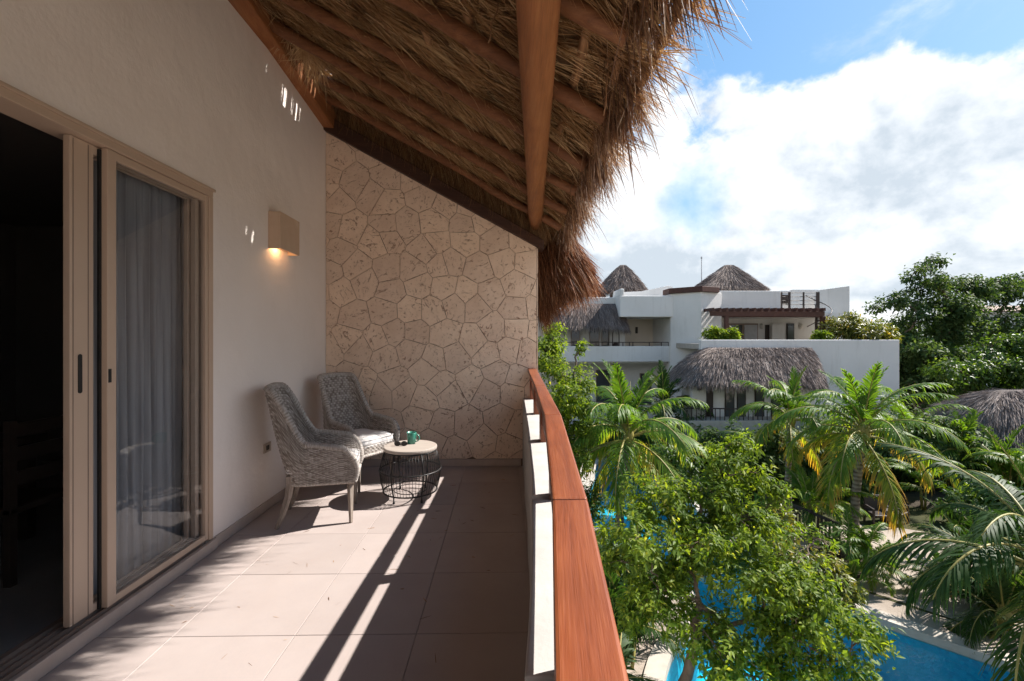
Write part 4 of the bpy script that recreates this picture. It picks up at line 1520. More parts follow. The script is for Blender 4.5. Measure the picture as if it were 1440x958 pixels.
rimo = offset_loop(pool, 0.32)
S_ = 1200.0
outer_ = [Vector((-S_, -S_, GZ)), Vector((S_, -S_, GZ)), Vector((S_, S_, GZ)), Vector((-S_, S_, GZ))]
mid_ = [Vector((-30, -12, GZ)), Vector((60, -12, GZ)), Vector((60, 70, GZ)), Vector((-30, 70, GZ))]
V, F = [], []
for loops in ([outer_, mid_], [mid_, rimo]):
    tri = tessellate_polygon(loops)
    flat = [p for l_ in loops for p in l_]
    k0 = len(V)
    V += flat
    for tr_ in tri:
        a, b, c = (flat[i] for i in tr_)
        nz = (b - a).cross(c - a).z
        F.append(tuple(k0 + i for i in (tr_ if nz > 0 else tr_[::-1])))
gr = MB().add(V, F).build('ground', M['lawn'])
gr['kind'] = 'structure'


def flat_sheet(loops, z, name, mat):
    lv = [[Vector((p.x, p.y, z)) for p in l_] for l_ in loops]
    flat_ = [p for l_ in lv for p in l_]
    F_ = []
    for tr_ in tessellate_polygon(lv):
        a_, b_, c_ = (flat_[i] for i in tr_)
        F_.append(tr_ if (b_ - a_).cross(c_ - a_).z > 0 else tr_[::-1])
    setprops(MB().add(flat_, F_).build(name, mat), kind='structure')


flat_sheet([offset_loop(pool, 1.0), rimo], GZ + 0.004, 'pool_deck', M['sand'])
flat_sheet([[G(*p) for p in ((1075, 765), (1130, 745), (1200, 738), (1260, 742), (1340, 755), (1420, 790), (1600, 830), (1600, 900), (1440, 905), (1330, 868), (1240, 838), (1170, 815), (1100, 790))]], GZ + 0.008, 'sandy_clearing', M['sand'])
flat_sheet([[G(*p) for p in ((800, 640), (850, 640), (846, 650), (836, 656), (836, 668), (828, 690), (800, 700))]], GZ + 0.008, 'paved_deck', M['coping'])
kp = len(pool)
# coping
V = [p + Vector((0, 0, 0.0)) for p in rimo] + [p + Vector((0, 0, 0.05)) for p in rimo] + [p + Vector((0, 0, 0.05)) for p in pool] + [p + Vector((0, 0, -0.12)) for p in pool]
F = []
for i in range(kp):
    j = (i + 1) % kp
    for r_ in range(3):
        F.append((r_ * kp + i, r_ * kp + j, (r_ + 1) * kp + j, (r_ + 1) * kp + i))
setprops(MB().add(V, F).build('pool_coping', M['coping']), kind='structure')
inn = offset_loop(pool, 0.02)
V = [p + Vector((0, 0, 0.0)) for p in inn] + [p + Vector((0, 0, -1.35)) for p in inn]
F = [(i, (i + 1) % kp, kp + (i + 1) % kp, kp + i) for i in range(kp)]
tri = tessellate_polygon([V[kp:]])
F += [tuple(kp + i for i in t_) for t_ in tri]
setprops(MB().add(V, F).build('pool_basin', M['pool_tile']), kind='structure')
wv_ = [p + Vector((0, 0, -0.10)) for p in offset_loop(pool, 0.01)]
tri = tessellate_polygon([wv_])
F = []
for t_ in tri:
    a, b, c = (wv_[i] for i in t_)
    F.append(t_ if (b - a).cross(c - a).z > 0 else t_[::-1])
setprops(MB().add(wv_, F).build('pool_water', M['water']), kind='structure')

# planting beds (dark soil) as low mounds
def bed(pts, name='planting_bed'):
    ps = [G(*p) for p in pts]
    m_ = len(ps)
    lp = []
    for i in range(m_):
        p0, p1, p2, p3 = ps[i - 1], ps[i], ps[(i + 1) % m_], ps[(i + 2) % m_]
        for k in range(4):
            f = k / 4
            q = 0.5 * ((2 * p1) + (p2 - p0) * f + (2 * p0 - 5 * p1 + 4 * p2 - p3) * f * f + (3 * p1 - p0 - 3 * p2 + p3) * f ** 3)
            lp.append(Vector((q.x, q.y, GZ)))
    c = sum(lp, Vector()) / len(lp)
    n_ = len(lp)
    V = [p + Vector((0, 0, 0.004)) for p in lp] + [p.lerp(c, 0.15) + Vector((0, 0, 0.10)) for p in lp] + [c + Vector((0, 0, 0.16))]
    F = []
    for i in range(n_):
        j = (i + 1) % n_
        F += [(i, j, n_ + j, n_ + i), (n_ + i, n_ + j, 2 * n_)]
    o = MB().add(V, F).build(name, M['soil'], smooth=True)
    o['kind'] = 'structure'


bed([(760, 640), (835, 628), (960, 618), (1040, 625), (1010, 605), (900, 600), (770, 603)])
bed([(1020, 660), (1100, 655), (1230, 668), (1330, 690), (1500, 705), (1560, 640), (1300, 622), (1080, 620)])
bed([(1140, 800), (1200, 815), (1235, 800), (1230, 775), (1180, 765), (1130, 775)])
bed([(1250, 705), (1440, 740), (1560, 760), (1560, 712), (1400, 700), (1300, 690)])
bed([(760, 1000), (850, 960), (900, 900), (912, 860), (880, 820), (800, 800), (700, 860)])

# ================================================================== OPPOSITE HOUSE
hs = thing('white_house', 'white stepped resort house with roof terraces and pergola across the garden', 'house', (12.0, 27.0, GZ))


def pbox(px0, px1, py0, py1, Y, dep, mat, name, parent=hs, bev=0.0):
    a, b = PW(px0, py0, Y), PW(px1, py1, Y)
    return MB().box(a.x, b.x, Y, Y + dep, b.z, a.z).build(name, M[mat], parent, bevel=bev)


# left wing: balcony parapet, recess, upper band
YL = 26.0
pbox(786, 942, 487, 509, YL, 0.25, 'white', 'balcony_parapet', bev=0.03)
fl_ = pbox(786, 942, 507, 511, YL + 0.26, 2.6, 'white', 'balcony_slab')
a, b = PW(780, 446, YL + 2.9), PW(944, 640, YL + 2.9)
lw = MB().box(a.x, b.x, YL + 2.9, YL + 3.2, GZ, b.z + 9.0)
lw = MB().box(a.x - 3, b.x, YL + 2.9, YL + 3.2, GZ, a.z + 0.4).build('rear_wall', M['cream_wall'], hs)
pbox(872, 947, 416, 446, YL - 0.3, 3.5, 'white', 'roof_band', bev=0.04)
pbox(760, 873, 418, 428, YL + 0.9, 2.4, 'white', 'roof_parapet', bev=0.04)
pbox(872, 878, 406, 416.5, YL - 0.25, 1.6, 'white', 'parapet_end', bev=0.05)
# sloping white stair parapet on the roof
a, b = PW(874, 411, YL + 2.2), PW(946, 403, YL + 2.2)
MB().prism([(a.x, YL + 2.2, a.z - 0.3), (b.x, YL + 2.2, a.z - 0.3), (b.x, YL + 2.2, b.z), (b.x - 0.3, YL + 2.2, b.z + 0.05), (a.x + 1.2, YL + 2.2, a.z + 0.05), (a.x, YL + 2.2, a.z)], (0, 0.25, 0)).build('stair_parapet', M['white'], hs, bevel=0.02)
# wall under left wing thatch with windows
pbox(782, 879, 450, 488, YL + 1.5, 0.2, 'white', 'bay_wall')
for (x0, x1) in ((803, 816), (829, 843), (846, 857)):
    wn = pbox(x0, x1, 459, 487, YL + 1.44, 0.08, 'alu_dark', 'window')
    pbox(x0 + 1, x1 - 1, 460, 486.5, YL + 1.42, 0.03, 'far_glass', 'pane', wn)
# arched chair shape on the balcony
hgc = thing('hanging_chair', 'black arched hanging chair on the balcony of the white house', 'chair', PW(866, 487, YL + 0.9))
p0 = PW(866, 506, YL + 0.9)
arc = [(p0.x + 0.19 * math.cos(math.radians(a_)), YL + 0.9, p0.z + 1.4 + 0.45 * math.sin(math.radians(a_))) for a_ in range(0, 181, 15)]
MB().tube([(p0.x + 0.19, YL + 0.9, p0.z)] + arc + [(p0.x - 0.19, YL + 0.9, p0.z)], 0.028, 6).build('frame', M['metal_dark'], hgc, smooth=True)
MB().lathe([(0.0, 0.0), (0.16, 0.05), (0.21, 0.22), (0.17, 0.42), (0.09, 0.55)], 14, (p0.x - 0.02, YL + 0.92, p0.z + 0.45)).build('seat_basket', M['metal_dark'], hgc, smooth=True)
MB().box(p0.x - 0.3, p0.x + 0.3, YL + 0.7, YL + 1.1, p0.z - 0.03, p0.z + 0.03).build('base', M['metal_dark'], hgc)
# loggia: door, lamp, beige side wall
dr = pbox(930, 938, 457, 507, YL + 2.84, 0.08, 'far_door', 'door')
pbox(931.5, 936.5, 459, 505, YL + 2.81, 0.03, 'far_glass', 'pane', dr)
pbox(894, 897, 460, 469, YL + 2.82, 0.08, 'far_door', 'wall_light')
# thin rail with posts on the balcony parapet
rl = thing('balcony_railing', 'thin dark railing on the upper balcony of the white house', 'railing', PW(860, 487, YL + 0.12))
za = PW(800, 481.5, YL + 0.12).z
MB().tube([(PW(788, 480, YL + 0.12).x, YL + 0.12, za), (PW(941, 480, YL + 0.12).x, YL + 0.12, za)], 0.022, 6).build('top_rail', M['metal_dark'], rl, smooth=True)
for px in (790, 816, 838, 869, 876, 885, 890, 913, 930, 940):
    x = PW(px, 480, YL + 0.12).x
    MB().box(x - 0.02, x + 0.02, YL + 0.10, YL + 0.14, za - 0.30, za).build('post', M['metal_dark'], rl)
# lower storey of the left wing
pbox(786, 944, 511, 600, YL + 1.8, 0.3, 'white', 'lower_wall')
for (x0, x1, y0, y1) in ((838, 858, 520, 566), (862, 876, 522, 566), (900, 916, 525, 570)):
    wn = pbox(x0, x1, y0, y1, YL + 1.74, 0.08, 'alu_dark', 'window')
    pbox(x0 + 1, x1 - 1, y0 + 1, y1 - 1, YL + 1.72, 0.03, 'far_glass', 'pane', wn)

# tower between the wings
YT = 24.6
a, b, c = PW(943, 423, YT + 1.2), PW(986, 415, YT), PW(1002, 411, YT + 0.7)
tz = PW(986, 410, YT).z
pt = [(a.x, a.y, GZ), (b.x, b.y, GZ), (c.x + 0.5, c.y, GZ), (c.x + 0.5, YT + 6, GZ), (a.x, YT + 6, GZ)]
MB().prism(pt, (0, 0, tz - GZ)).build('tower_wall', M['white'], hs, bevel=0.03)
# brown band following the tower top
bz0, bz1 = tz - 0.02, tz + 0.28
pb_ = [(a.x - 0.12, a.y - 0.08, bz0), (b.x, b.y - 0.14, bz0), (PW(1012, 411, YT + 0.4).x, YT + 0.4, bz0), (PW(1012, 411, YT + 0.4).x, YT + 0.9, bz0), (a.x - 0.1, YT + 2.2, bz0)]
MB().prism(pb_, (0, 0, bz1 - bz0)).build('roof_band', M['pergola_wood'], hs, bevel=0.02)

# main block: upper terrace
YM = 25.5
pbox(1006, 1098, 409, 446, YM, 0.3, 'white', 'upper_wall', bev=0.03)
pbox(1003, 1190, 440, 446, YM + 0.31, 3.0, 'white', 'ceiling_slab')
pbox(996, 1190, 445, 482, YM + 2.6, 0.3, 'white', 'terrace_rear_wall')
sw_ = pbox(1026, 1066, 455, 482, YM + 2.50, 0.12, 'alu_dark', 'sliding_window')
pbox(1028, 1044, 457, 481, YM + 2.47, 0.04, 'far_glass', 'pane', sw_)
pbox(1047, 1065, 457, 481, YM + 2.46, 0.04, 'steel', 'blind', sw_)
dr = pbox(1077, 1086, 457, 482, YM + 2.50, 0.1, 'far_door', 'door')
pbox(1086, 1104, 456, 482, YM + 2.2, 0.36, 'white', 'pillar')
dr = pbox(1107, 1117, 455, 482, YM + 2.50, 0.1, 'far_door', 'window')
pbox(1108, 1116, 456, 481, YM + 2.47, 0.04, 'far_glass', 'pane', dr)
for px in (1009, 1072, 1127):
    q = PW(px, 459, YM + 2.5)
    MB().lathe([(0.0, -0.18), (0.10, -0.14), (0.12, 0.0), (0.10, 0.14), (0.0, 0.18)], 12, (q.x, YM + 2.56, q.z)).build('wall_light', M['lamp_white'], hs, smooth=True)
# terrace front wall (the long white wall above the lower thatch)
YF = 22.2
pbox(986, 1265, 478, 660, YF, 0.3, 'white', 'terrace_wall', bev=0.03)
a, b = PW(986, 480, YF), PW(1265, 480, YF)
MB().box(a.x + 0.05, b.x - 0.05, YF + 0.301, YM + 2.6, PW(1000, 484, YF).z - 0.25, PW(1000, 484, YF).z).build('terrace_floor', M['coping'], hs)
MB().box(b.x - 0.302, b.x - 0.002, YF + 0.302, YM + 4, GZ, PW(1000, 478.5, YF).z).build('side_wall', M['white'], hs, bevel=0.03)
# rear roof walls
pbox(1115, 1152, 407.5, 440, YM + 2.2, 0.3, 'white', 'rear_block')
a, b = PW(1150, 408, YM + 1.4), PW(1195, 402, YM + 1.4)
zb = PW(1195, 482, YM + 1.4).z
MB().prism([(a.x, YM + 1.4, zb), (b.x, YM + 1.4, zb), (b.x, YM + 1.4, b.z), (a.x, YM + 1.4, a.z)], (0, 0.3, 0)).build('slanted_wall', M['white'], hs, bevel=0.03)
wn = pbox(1099, 1113, 415, 427, YM + 3.2, 0.1, 'far_door', 'window')
pbox(1096, 1152, 409, 446, YM + 3.31, 0.3, 'white', 'rear_wall')

# pergola
pg = thing('pergola', 'dark brown timber pergola over the roof terrace of the white house', 'pergola', PW(1080, 478, YM))
yp0, yp1 = YM - 1.7, YM - 0.02
zt = PW(1000, 437, yp0).z
for (yy_, x0, x1) in ((yp0, 999, 1160), (YM - 0.12, 1002, 1187)):
    a, b = PW(x0, 440, yp0), PW(x1, 440, yp0)
    MB().box(a.x, b.x, yy_, yy_ + 0.10, zt - 0.27, zt - 0.02).build('beam', M['pergola_wood'], pg, bevel=0.01)
x = PW(1000, 440, yp0).x
xe = PW(1159, 440, yp0).x
while x < xe:
    MB().box(x, x + 0.09, yp0 - 0.18, YM - 0.03, zt - 0.018, zt + 0.14).build('joist', M['pergola_wood'], pg, bevel=0.008)
    x += 0.36
for px in (1021.5, 1157):
    q = PW(px, 478, yp0 + 0.05)
    MB().box(q.x - 0.095, q.x + 0.095, yp0 - 0.03, yp0 + 0.16, PW(1000, 484, YF).z, zt - 0.28).build('post', M['pergola_wood'], pg, bevel=0.01)
# roof railing
rr_ = thing('roof_railing', 'dark brown metal railing beside the upper roof terrace', 'railing', PW(1124, 440, YM + 0.1))
for py in (412, 417.5, 423, 428.5, 434):
    MB().tube([PW(1098, py, YM + 0.1), PW(1150, py, YM + 0.1)], 0.018, 5).build('bar', M['metal_dark'], rr_)
for px, wd in ((1099, 0.03), (1110, 0.05), (1130, 0.03), (1150, 0.08)):
    q = PW(px, 411, YM + 0.1)
    MB().box(q.x - wd, q.x + wd, YM + 0.06, YM + 0.14, PW(px, 441, YM).z, q.z).build('post', M['metal_dark'], rr_)
# spiral stair
ss = thing('spiral_staircase', 'dark spiral staircase on the roof terrace', 'staircase', PW(1148, 480, YM + 0.9))
c0 = PW(1148, 482, YM + 0.9)
zt2 = PW(1148, 436, YM + 0.9).z
MB().tube([(c0.x, c0.y, c0.z), (c0.x, c0.y, zt2 + 0.3)], 0.06, 8).build('column', M['metal_dark'], ss, smooth=True)
for k in range(10):
    a_ = math.radians(200 + 26 * k)
    z = c0.z + 0.12 + (zt2 - c0.z) * k / 10
    d1, d2 = Vector((math.cos(a_), math.sin(a_), 0)), Vector((math.cos(a_ + 0.5), math.sin(a_ + 0.5), 0))
    MB().prism([Vector((c0.x, c0.y, z)), Vector((c0.x, c0.y, z)) + d1 * 0.75, Vector((c0.x, c0.y, z)) + d2 * 0.75], (0, 0, 0.06)).build('step', M['metal_dark'], ss)
MB().tube([(c0.x + 0.75 * math.cos(math.radians(200 + 26 * k)), c0.y + 0.75 * math.sin(math.radians(200 + 26 * k)), c0.z + 0.9 + (zt2 - c0.z) * k / 10) for k in range(11)], 0.025, 6).build('stair_rail', M['metal_dark'], ss, smooth=True)
# antenna
an = thing('antenna', 'thin metal mast rising behind the pyramid thatch roof', 'antenna', PW(986.5, 410, YM + 3))
MB().tube([PW(986.5, 412, YM + 3), PW(986.5, 363, YM + 3)], [0.035, 0.02], 6).build('mast', M['steel'], an)
MB().lathe([(0.0, 0.0), (0.05, 0.02), (0.05, 0.14), (0.0, 0.16)], 8, PW(986.5, 364.5, YM + 3)).build('tip', M['steel'], an)


# ---- thatched roofs by lofting a ridge loop to an eave loop
def superloop(cx, cy, a, b, z, n, e=0.55, wob=0.0, rot=0.0):
    res = []
    for k in range(n):
        th = 2 * math.pi * k / n
        x = a * math.copysign(abs(math.cos(th)) ** e, math.cos(th))
        y = b * math.copysign(abs(math.sin(th)) ** e, math.sin(th))
        x, y = x * math.cos(rot) - y * math.sin(rot), x * math.sin(rot) + y * math.cos(rot)
        res.append((cx + x, cy + y, z + wob * math.sin(k * 2.7) + wob * (random.random() - 0.5)))
    return np.array(res)


def loft_thatch(root, loops, nst, Lr, wr, mat='straw_grey', core='grey_core', jit=0.10, fr=0.16):
    """loops: list of (n,3) arrays from top to eave"""
    n = len(loops[0])
    V = np.concatenate(loops)
    m_ = len(loops)
    q = []
    for r_ in range(m_ - 1):
        for k in range(n):
            k2 = (k + 1) % n
            q.append((r_ * n + k, (r_ + 1) * n + k, (r_ + 1) * n + k2, r_ * n + k2))
    # under side
    c = len(V)
    V2 = np.concatenate([V, [loops[-1].mean(0) + np.array([0, 0, 0.25])], [loops[0].mean(0)]])
    tr_ = [((m_ - 1) * n + k, c, (m_ - 1) * n + (k + 1) % n) for k in range(n)] + [(k, (k + 1) % n, c + 1) for k in range(n)]
    nplink('thatch_core', M[core], root, V2, quads=q, tris=tr_, smooth=True)
    # straws: area weighted over quads
    Vq = np.array([[V[i] for i in f] for f in q])
    ar = np.linalg.norm(np.cross(Vq[:, 1] - Vq[:, 0], Vq[:, 3] - Vq[:, 0]), axis=1)
    idx = RS.choice(len(q), nst, p=ar / ar.sum())
    u_, v_ = RS.rand(nst, 1), RS.rand(nst, 1)
    A, B, C_, D_ = (Vq[idx, k] for k in range(4))
    P_ = (A * (1 - v_) + B * v_) * (1 - u_) + (D_ * (1 - v_) + C_ * v_) * u_
    dn = unit((B - A) * (1 - u_) + (C_ - D_) * u_)
    nm = unit(np.cross(B - A, D_ - A))
    nm[nm[:, 2] < 0] *= -1
    d_ = unit(dn + nm * 0.10 + RS.normal(0, jit, (nst, 3)))
    r1 = np.clip(RS.normal(0.45, 0.22, nst) + 0.12 * np.sin(P_[:, 0] * 5) * np.sin(P_[:, 2] * 4), 0, 1)
    p1_ = straws(P_ + nm * 0.02, d_, RS.uniform(*Lr, nst), RS.uniform(*wr, nst), 0.10, RS.normal(0, 0.12, nst), 2, r1)
    # ragged fringe
    nf = int(nst * fr)
    kk = RS.rand(nf) * n
    i0 = kk.astype(int) % n
    f = (kk - np.floor(kk))[:, None]
    P_ = loops[-1][i0] * (1 - f) + loops[-1][(i0 + 1) % n] * f
    pv = loops[-2][i0] * (1 - f) + loops[-2][(i0 + 1) % n] * f
    dn = unit(P_ - pv)
    p2_ = straws(P_ - dn * 0.12 + np.array([0, 0, -1.0]) * RS.rand(nf, 1) * 0.10, unit(dn * 0.6 + np.array([0, 0, -0.7]) + RS.normal(0, 0.2, (nf, 3))), RS.uniform(Lr[0] * 0.5, Lr[1] * 0.8, nf), RS.uniform(*wr, nf), 0.2, RS.normal(0, 0.2, nf), 2, np.clip(RS.normal(0.35, 0.2, nf), 0, 1))
    V, Q, R_ = cat_straws([p1_, p2_])
    nplink('thatch_straw', M[mat], root, V, quads=Q, rnd=R_, kind='stuff')


def loops_between(top, bot, n=5, bulge=0.1):
    res = []
    for k in range(n + 1):
        q = k / n
        p = top * (1 - q) + bot * q
        p = p + np.array([0, 0, 1.0]) * math.sin(math.pi * q) * bulge
        res.append(p)
    return res


# big lower thatch roof on the front of the house
t1 = thing('thatched_roof', 'wide hipped grey thatch roof below the terrace wall of the white house', 'roof', PW(1058, 540, YF))
n = 48
tl, trr = PW(994, 489, YF), PW(1137, 489, YF)
el, er = PW(966, 531, YF - 1.2), PW(1154, 527, YF - 1.2)
zr = tl.z
top_l = superloop((tl.x + trr.x) / 2, YF - 0.2, (trr.x - tl.x) / 2, 0.18, zr, n, 0.6)
zb = PW(1060, 536, YF - 2.6).z
bot_l = superloop((el.x + er.x) / 2, YF - 0.1, (er.x - el.x) / 2, 2.55, zb, n, 0.62, 0.04)
loft_thatch(t1, loops_between(top_l, bot_l, 5, 0.22), 42000, (0.28, 0.65), (0.008, 0.017), jit=0.075)
# its walls and doors
pv_ = thing('pavilion', 'white ground floor bay with dark doors under the wide thatch roof', 'building', PW(1040, 590, YF - 1.5))
a, b = PW(974, 540, YF - 1.3), PW(1146, 540, YF - 1.3)
MB().box(a.x, b.x, YF - 1.3, YF - 0.01, GZ, zb + 0.22).build('wall', M['white'], pv_)
for (x0, x1) in ((981, 987), (994, 1003), (1020, 1033), (1037, 1049), (1062, 1075), (1085, 1098), (1110, 1124)):
    y1_ = 593 if x0 > 990 else 549
    dr = pbox(x0, x1, 542, y1_, YF - 1.36, 0.08, 'far_door', 'door', pv_)
    if x0 > 1010:
        pbox(x0 + 1.2, x1 - 1.2, 546, y1_ - 2, YF - 1.39, 0.03, 'far_glass', 'pane', dr)
pl_ = pbox(962, 1160, 592, 640, YF - 2.4, 1.05, 'coping', 'plinth', pv_)
r2 = thing('terrace_railing', 'dark low railing in front of the ground floor bay', 'railing', PW(1020, 592, YF - 2.3))
q0, q1 = PW(966, 574, YF - 2.3), PW(1158, 577, YF - 2.3)
MB().tube([q0, q1], 0.03, 6).build('top_rail', M['metal_dark'], r2, smooth=True)
for k in range(30):
    p = q0.lerp(q1, k / 29)
    MB().box(p.x - 0.014, p.x + 0.014, p.y - 0.014, p.y + 0.014, PW(1000, 592.5, YF - 2.3).z, p.z).build('baluster', M['metal_dark'], r2)

# thatch awning of the left wing
t2 = thing('thatched_awning', 'grey thatch awning over the upper balcony of the white house', 'roof', PW(833, 458, YL))
tl, trr = PW(798, 427, YL + 0.7), PW(872, 427, YL + 0.7)
el, er = PW(780, 457, YL - 0.2), PW(886, 457, YL - 0.2)
top_l = superloop((tl.x + trr.x) / 2, YL + 0.9, (trr.x - tl.x) / 2, 0.12, tl.z, n, 0.6)
bot_l = superloop((el.x + er.x) / 2, YL + 0.95, (er.x - el.x) / 2, 1.25, PW(830, 457, YL - 0.3).z, n, 0.5, 0.04)
loft_thatch(t2, loops_between(top_l, bot_l, 4, 0.10), 17000, (0.28, 0.65), (0.008, 0.017), jit=0.075)

# pyramid roof
t3 = thing('thatched_palapa', 'grey pyramid thatch roof standing on the flat roof by the antenna', 'roof', PW(1020, 408, YM + 2))
Yc = YM + 2.2
a, b, tp = PW(981, 408, Yc), PW(1058, 407, Yc), PW(1028, 373, Yc)
top_l = superloop(tp.x - 0.12, Yc, 0.22, 0.10, tp.z, n, 0.7)
bot_l = superloop((a.x + b.x) / 2, Yc, (b.x - a.x) / 2, 1.7, a.z + 0.03, n, 0.3, 0.03)
loft_thatch(t3, loops_between(top_l, bot_l, 4, 0.0), 14000, (0.28, 0.65), (0.008, 0.017), jit=0.075)
for sx in (-1, 1):
    for sy in (-1, 1):
        x = (a.x + b.x) / 2 + sx * 1.3
        MB().tube([(x, Yc + sy * 1.2, a.z - 0.75), (x, Yc + sy * 1.2, a.z + 0.2)], 0.07, 8).build('post', M['bark'], t3)
# small conical roof further left
t4 = thing('thatched_palapa', 'small conical thatch roof on posts behind the left roof parapet', 'roof', PW(873, 415, YL + 4))
Yc = YL + 4.5
a, b, tp = PW(843, 408, Yc), PW(905, 408, Yc), PW(876, 373, Yc)
top_l = superloop(tp.x, Yc, 0.16, 0.12, tp.z, n, 0.9)
bot_l = superloop((a.x + b.x) / 2, Yc, (b.x - a.x) / 2, 1.25, a.z + 0.08, n, 0.8, 0.05)
loft_thatch(t4, loops_between(top_l, bot_l, 4, 0.05), 11000, (0.28, 0.65), (0.008, 0.017), jit=0.075)
for ang in (30, 120, 210, 300):
    x, y = (a.x + b.x) / 2 + 0.9 * math.cos(math.radians(ang)), Yc + 0.9 * math.sin(math.radians(ang))
    MB().tube([(x, y, a.z - 1.2), (x, y, a.z + 0.4)], 0.06, 8).build('post', M['bark'], t4)
hd = thing('roof_shed', 'low dark timber rail and green screen below the conical thatch roof', 'screen', PW(850, 418, YL + 3.6))
pbox(800, 905, 410.5, 412.5, YL + 3.6, 0.1, 'pergola_wood', 'rail', hd)
for px in range(802, 906, 8):
    pbox(px, px + 2, 410, 430, YL + 3.62, 0.08, 'pergola_wood', 'picket', hd)
# far left thatch bit behind the near eave
t6 = thing('thatched_palapa', 'dark thatch roof half hidden behind the russet eave', 'roof', PW(815, 412, YL + 5))
Yc = YL + 5
a, b, tp = PW(796, 412, Yc), PW(846, 412, Yc), PW(820, 380, Yc)
loft_thatch(t6, loops_between(superloop(tp.x, Yc, 0.16, 0.12, tp.z, 32, 0.9), superloop((a.x + b.x) / 2, Yc, (b.x - a.x) / 2, 1.1, a.z, 32, 0.8, 0.05), 4, 0.12), 2000, (0.2, 0.5), (0.02, 0.05))
MB().tube([(tp.x, Yc, a.z - 1.6), (tp.x, Yc, a.z + 0.3)], 0.08, 8).build('post', M['bark'], t6)

# palapa at right
t5 = thing('thatched_palapa', 'large low brown thatch palapa roof among the palms', 'roof', PW(1440, 606, 17))
Yc = 17.5
tp, te, lf = PW(1404, 549, Yc), PW(1545, 549, Yc), PW(1334, 606, Yc)
top_l = superloop((tp.x + te.x) / 2, Yc, (te.x - tp.x) / 2, 0.15, tp.z, n, 0.6)
hw_ = (tp.x + te.x) / 2 - lf.x
bot_l = superloop((tp.x + te.x) / 2, Yc, hw_, 3.0, lf.z, n, 0.6, 0.04)
loft_thatch(t5, loops_between(top_l, bot_l, 5, 0.25), 34000, (0.28, 0.65), (0.008, 0.017), jit=0.075)
for sx in (-0.75, 0, 0.75):
    for sy in (-1, 1):
        MB().tube([((tp.x + te.x) / 2 + sx * hw_, Yc + sy * 2.1, GZ), ((tp.x + te.x) / 2 + sx * hw_, Yc + sy * 2.1, lf.z + 0.35)], 0.10, 8).build('post', M['bark'], t5, smooth=True)

# distant houses glimpsed through the trees at right
dh = thing('distant_house', 'distant pale house with brownish roof glimpsed through the dark trees', 'house', PW(1410, 430, 48))
q0, q1 = PW(1372, 436, 48), PW(1462, 480, 48)
MB().box(q0.x, q1.x, 48, 52, GZ, q0.z - 0.3).build('wall', M['white'], dh)
MB().prism([(q0.x - 0.3, 47.7, q0.z - 0.3), (q1.x + 0.3, 47.7, q0.z - 0.3), (q1.x + 0.3, 50, q0.z + 0.4), (q0.x - 0.3, 50, q0.z + 0.4)], (0, 0.02, 0.2)).build('roof', m_simple('brown_roof', (0.22, 0.15, 0.11), (0.28, 0.20, 0.15), 3, 0.8), dh)
for px in (1380, 1405, 1430):
    wn = pbox(px, px + 10, 447, 462, 47.95, 0.06, 'far_door', 'window', dh)
    pbox(px + 1, px + 9, 448, 461, 47.93, 0.03, 'far_glass', 'pane', wn)
# ================================================================== PLANTS
def leaf_mesh(pos_, d_, nrm_, L, W, rnd, fold=0.25, droop=0.18):
    n = len(pos_)
    side = unit(np.cross(d_, nrm_))
    up = unit(np.cross(side, d_))
    L_, W_ = L[:, None], W[:, None]
    mid = pos_ + d_ * L_ * 0.5 - up * W_ * fold * 0.5
    lf = pos_ + d_ * L_ * 0.45 + side * W_ * 0.5 + up * W_ * fold * 0.5
    rt = pos_ + d_ * L_ * 0.45 - side * W_ * 0.5 + up * W_ * fold * 0.5
    tip = pos_ + d_ * L_ + np.array([0, 0, -1.0]) * L_ * droop
    V = np.stack([pos_, lf, mid, rt, tip], 1).reshape(-1, 3)
    b = (np.arange(n) * 5)[:, None]
    tr_ = np.concatenate([np.concatenate([b + i, b + j, b + k], 1) for i, j, k in ((0, 2, 1), (0, 3, 2), (2, 4, 1), (2, 3, 4))], 0)
    return V, tr_, np.repeat(rnd, 5)


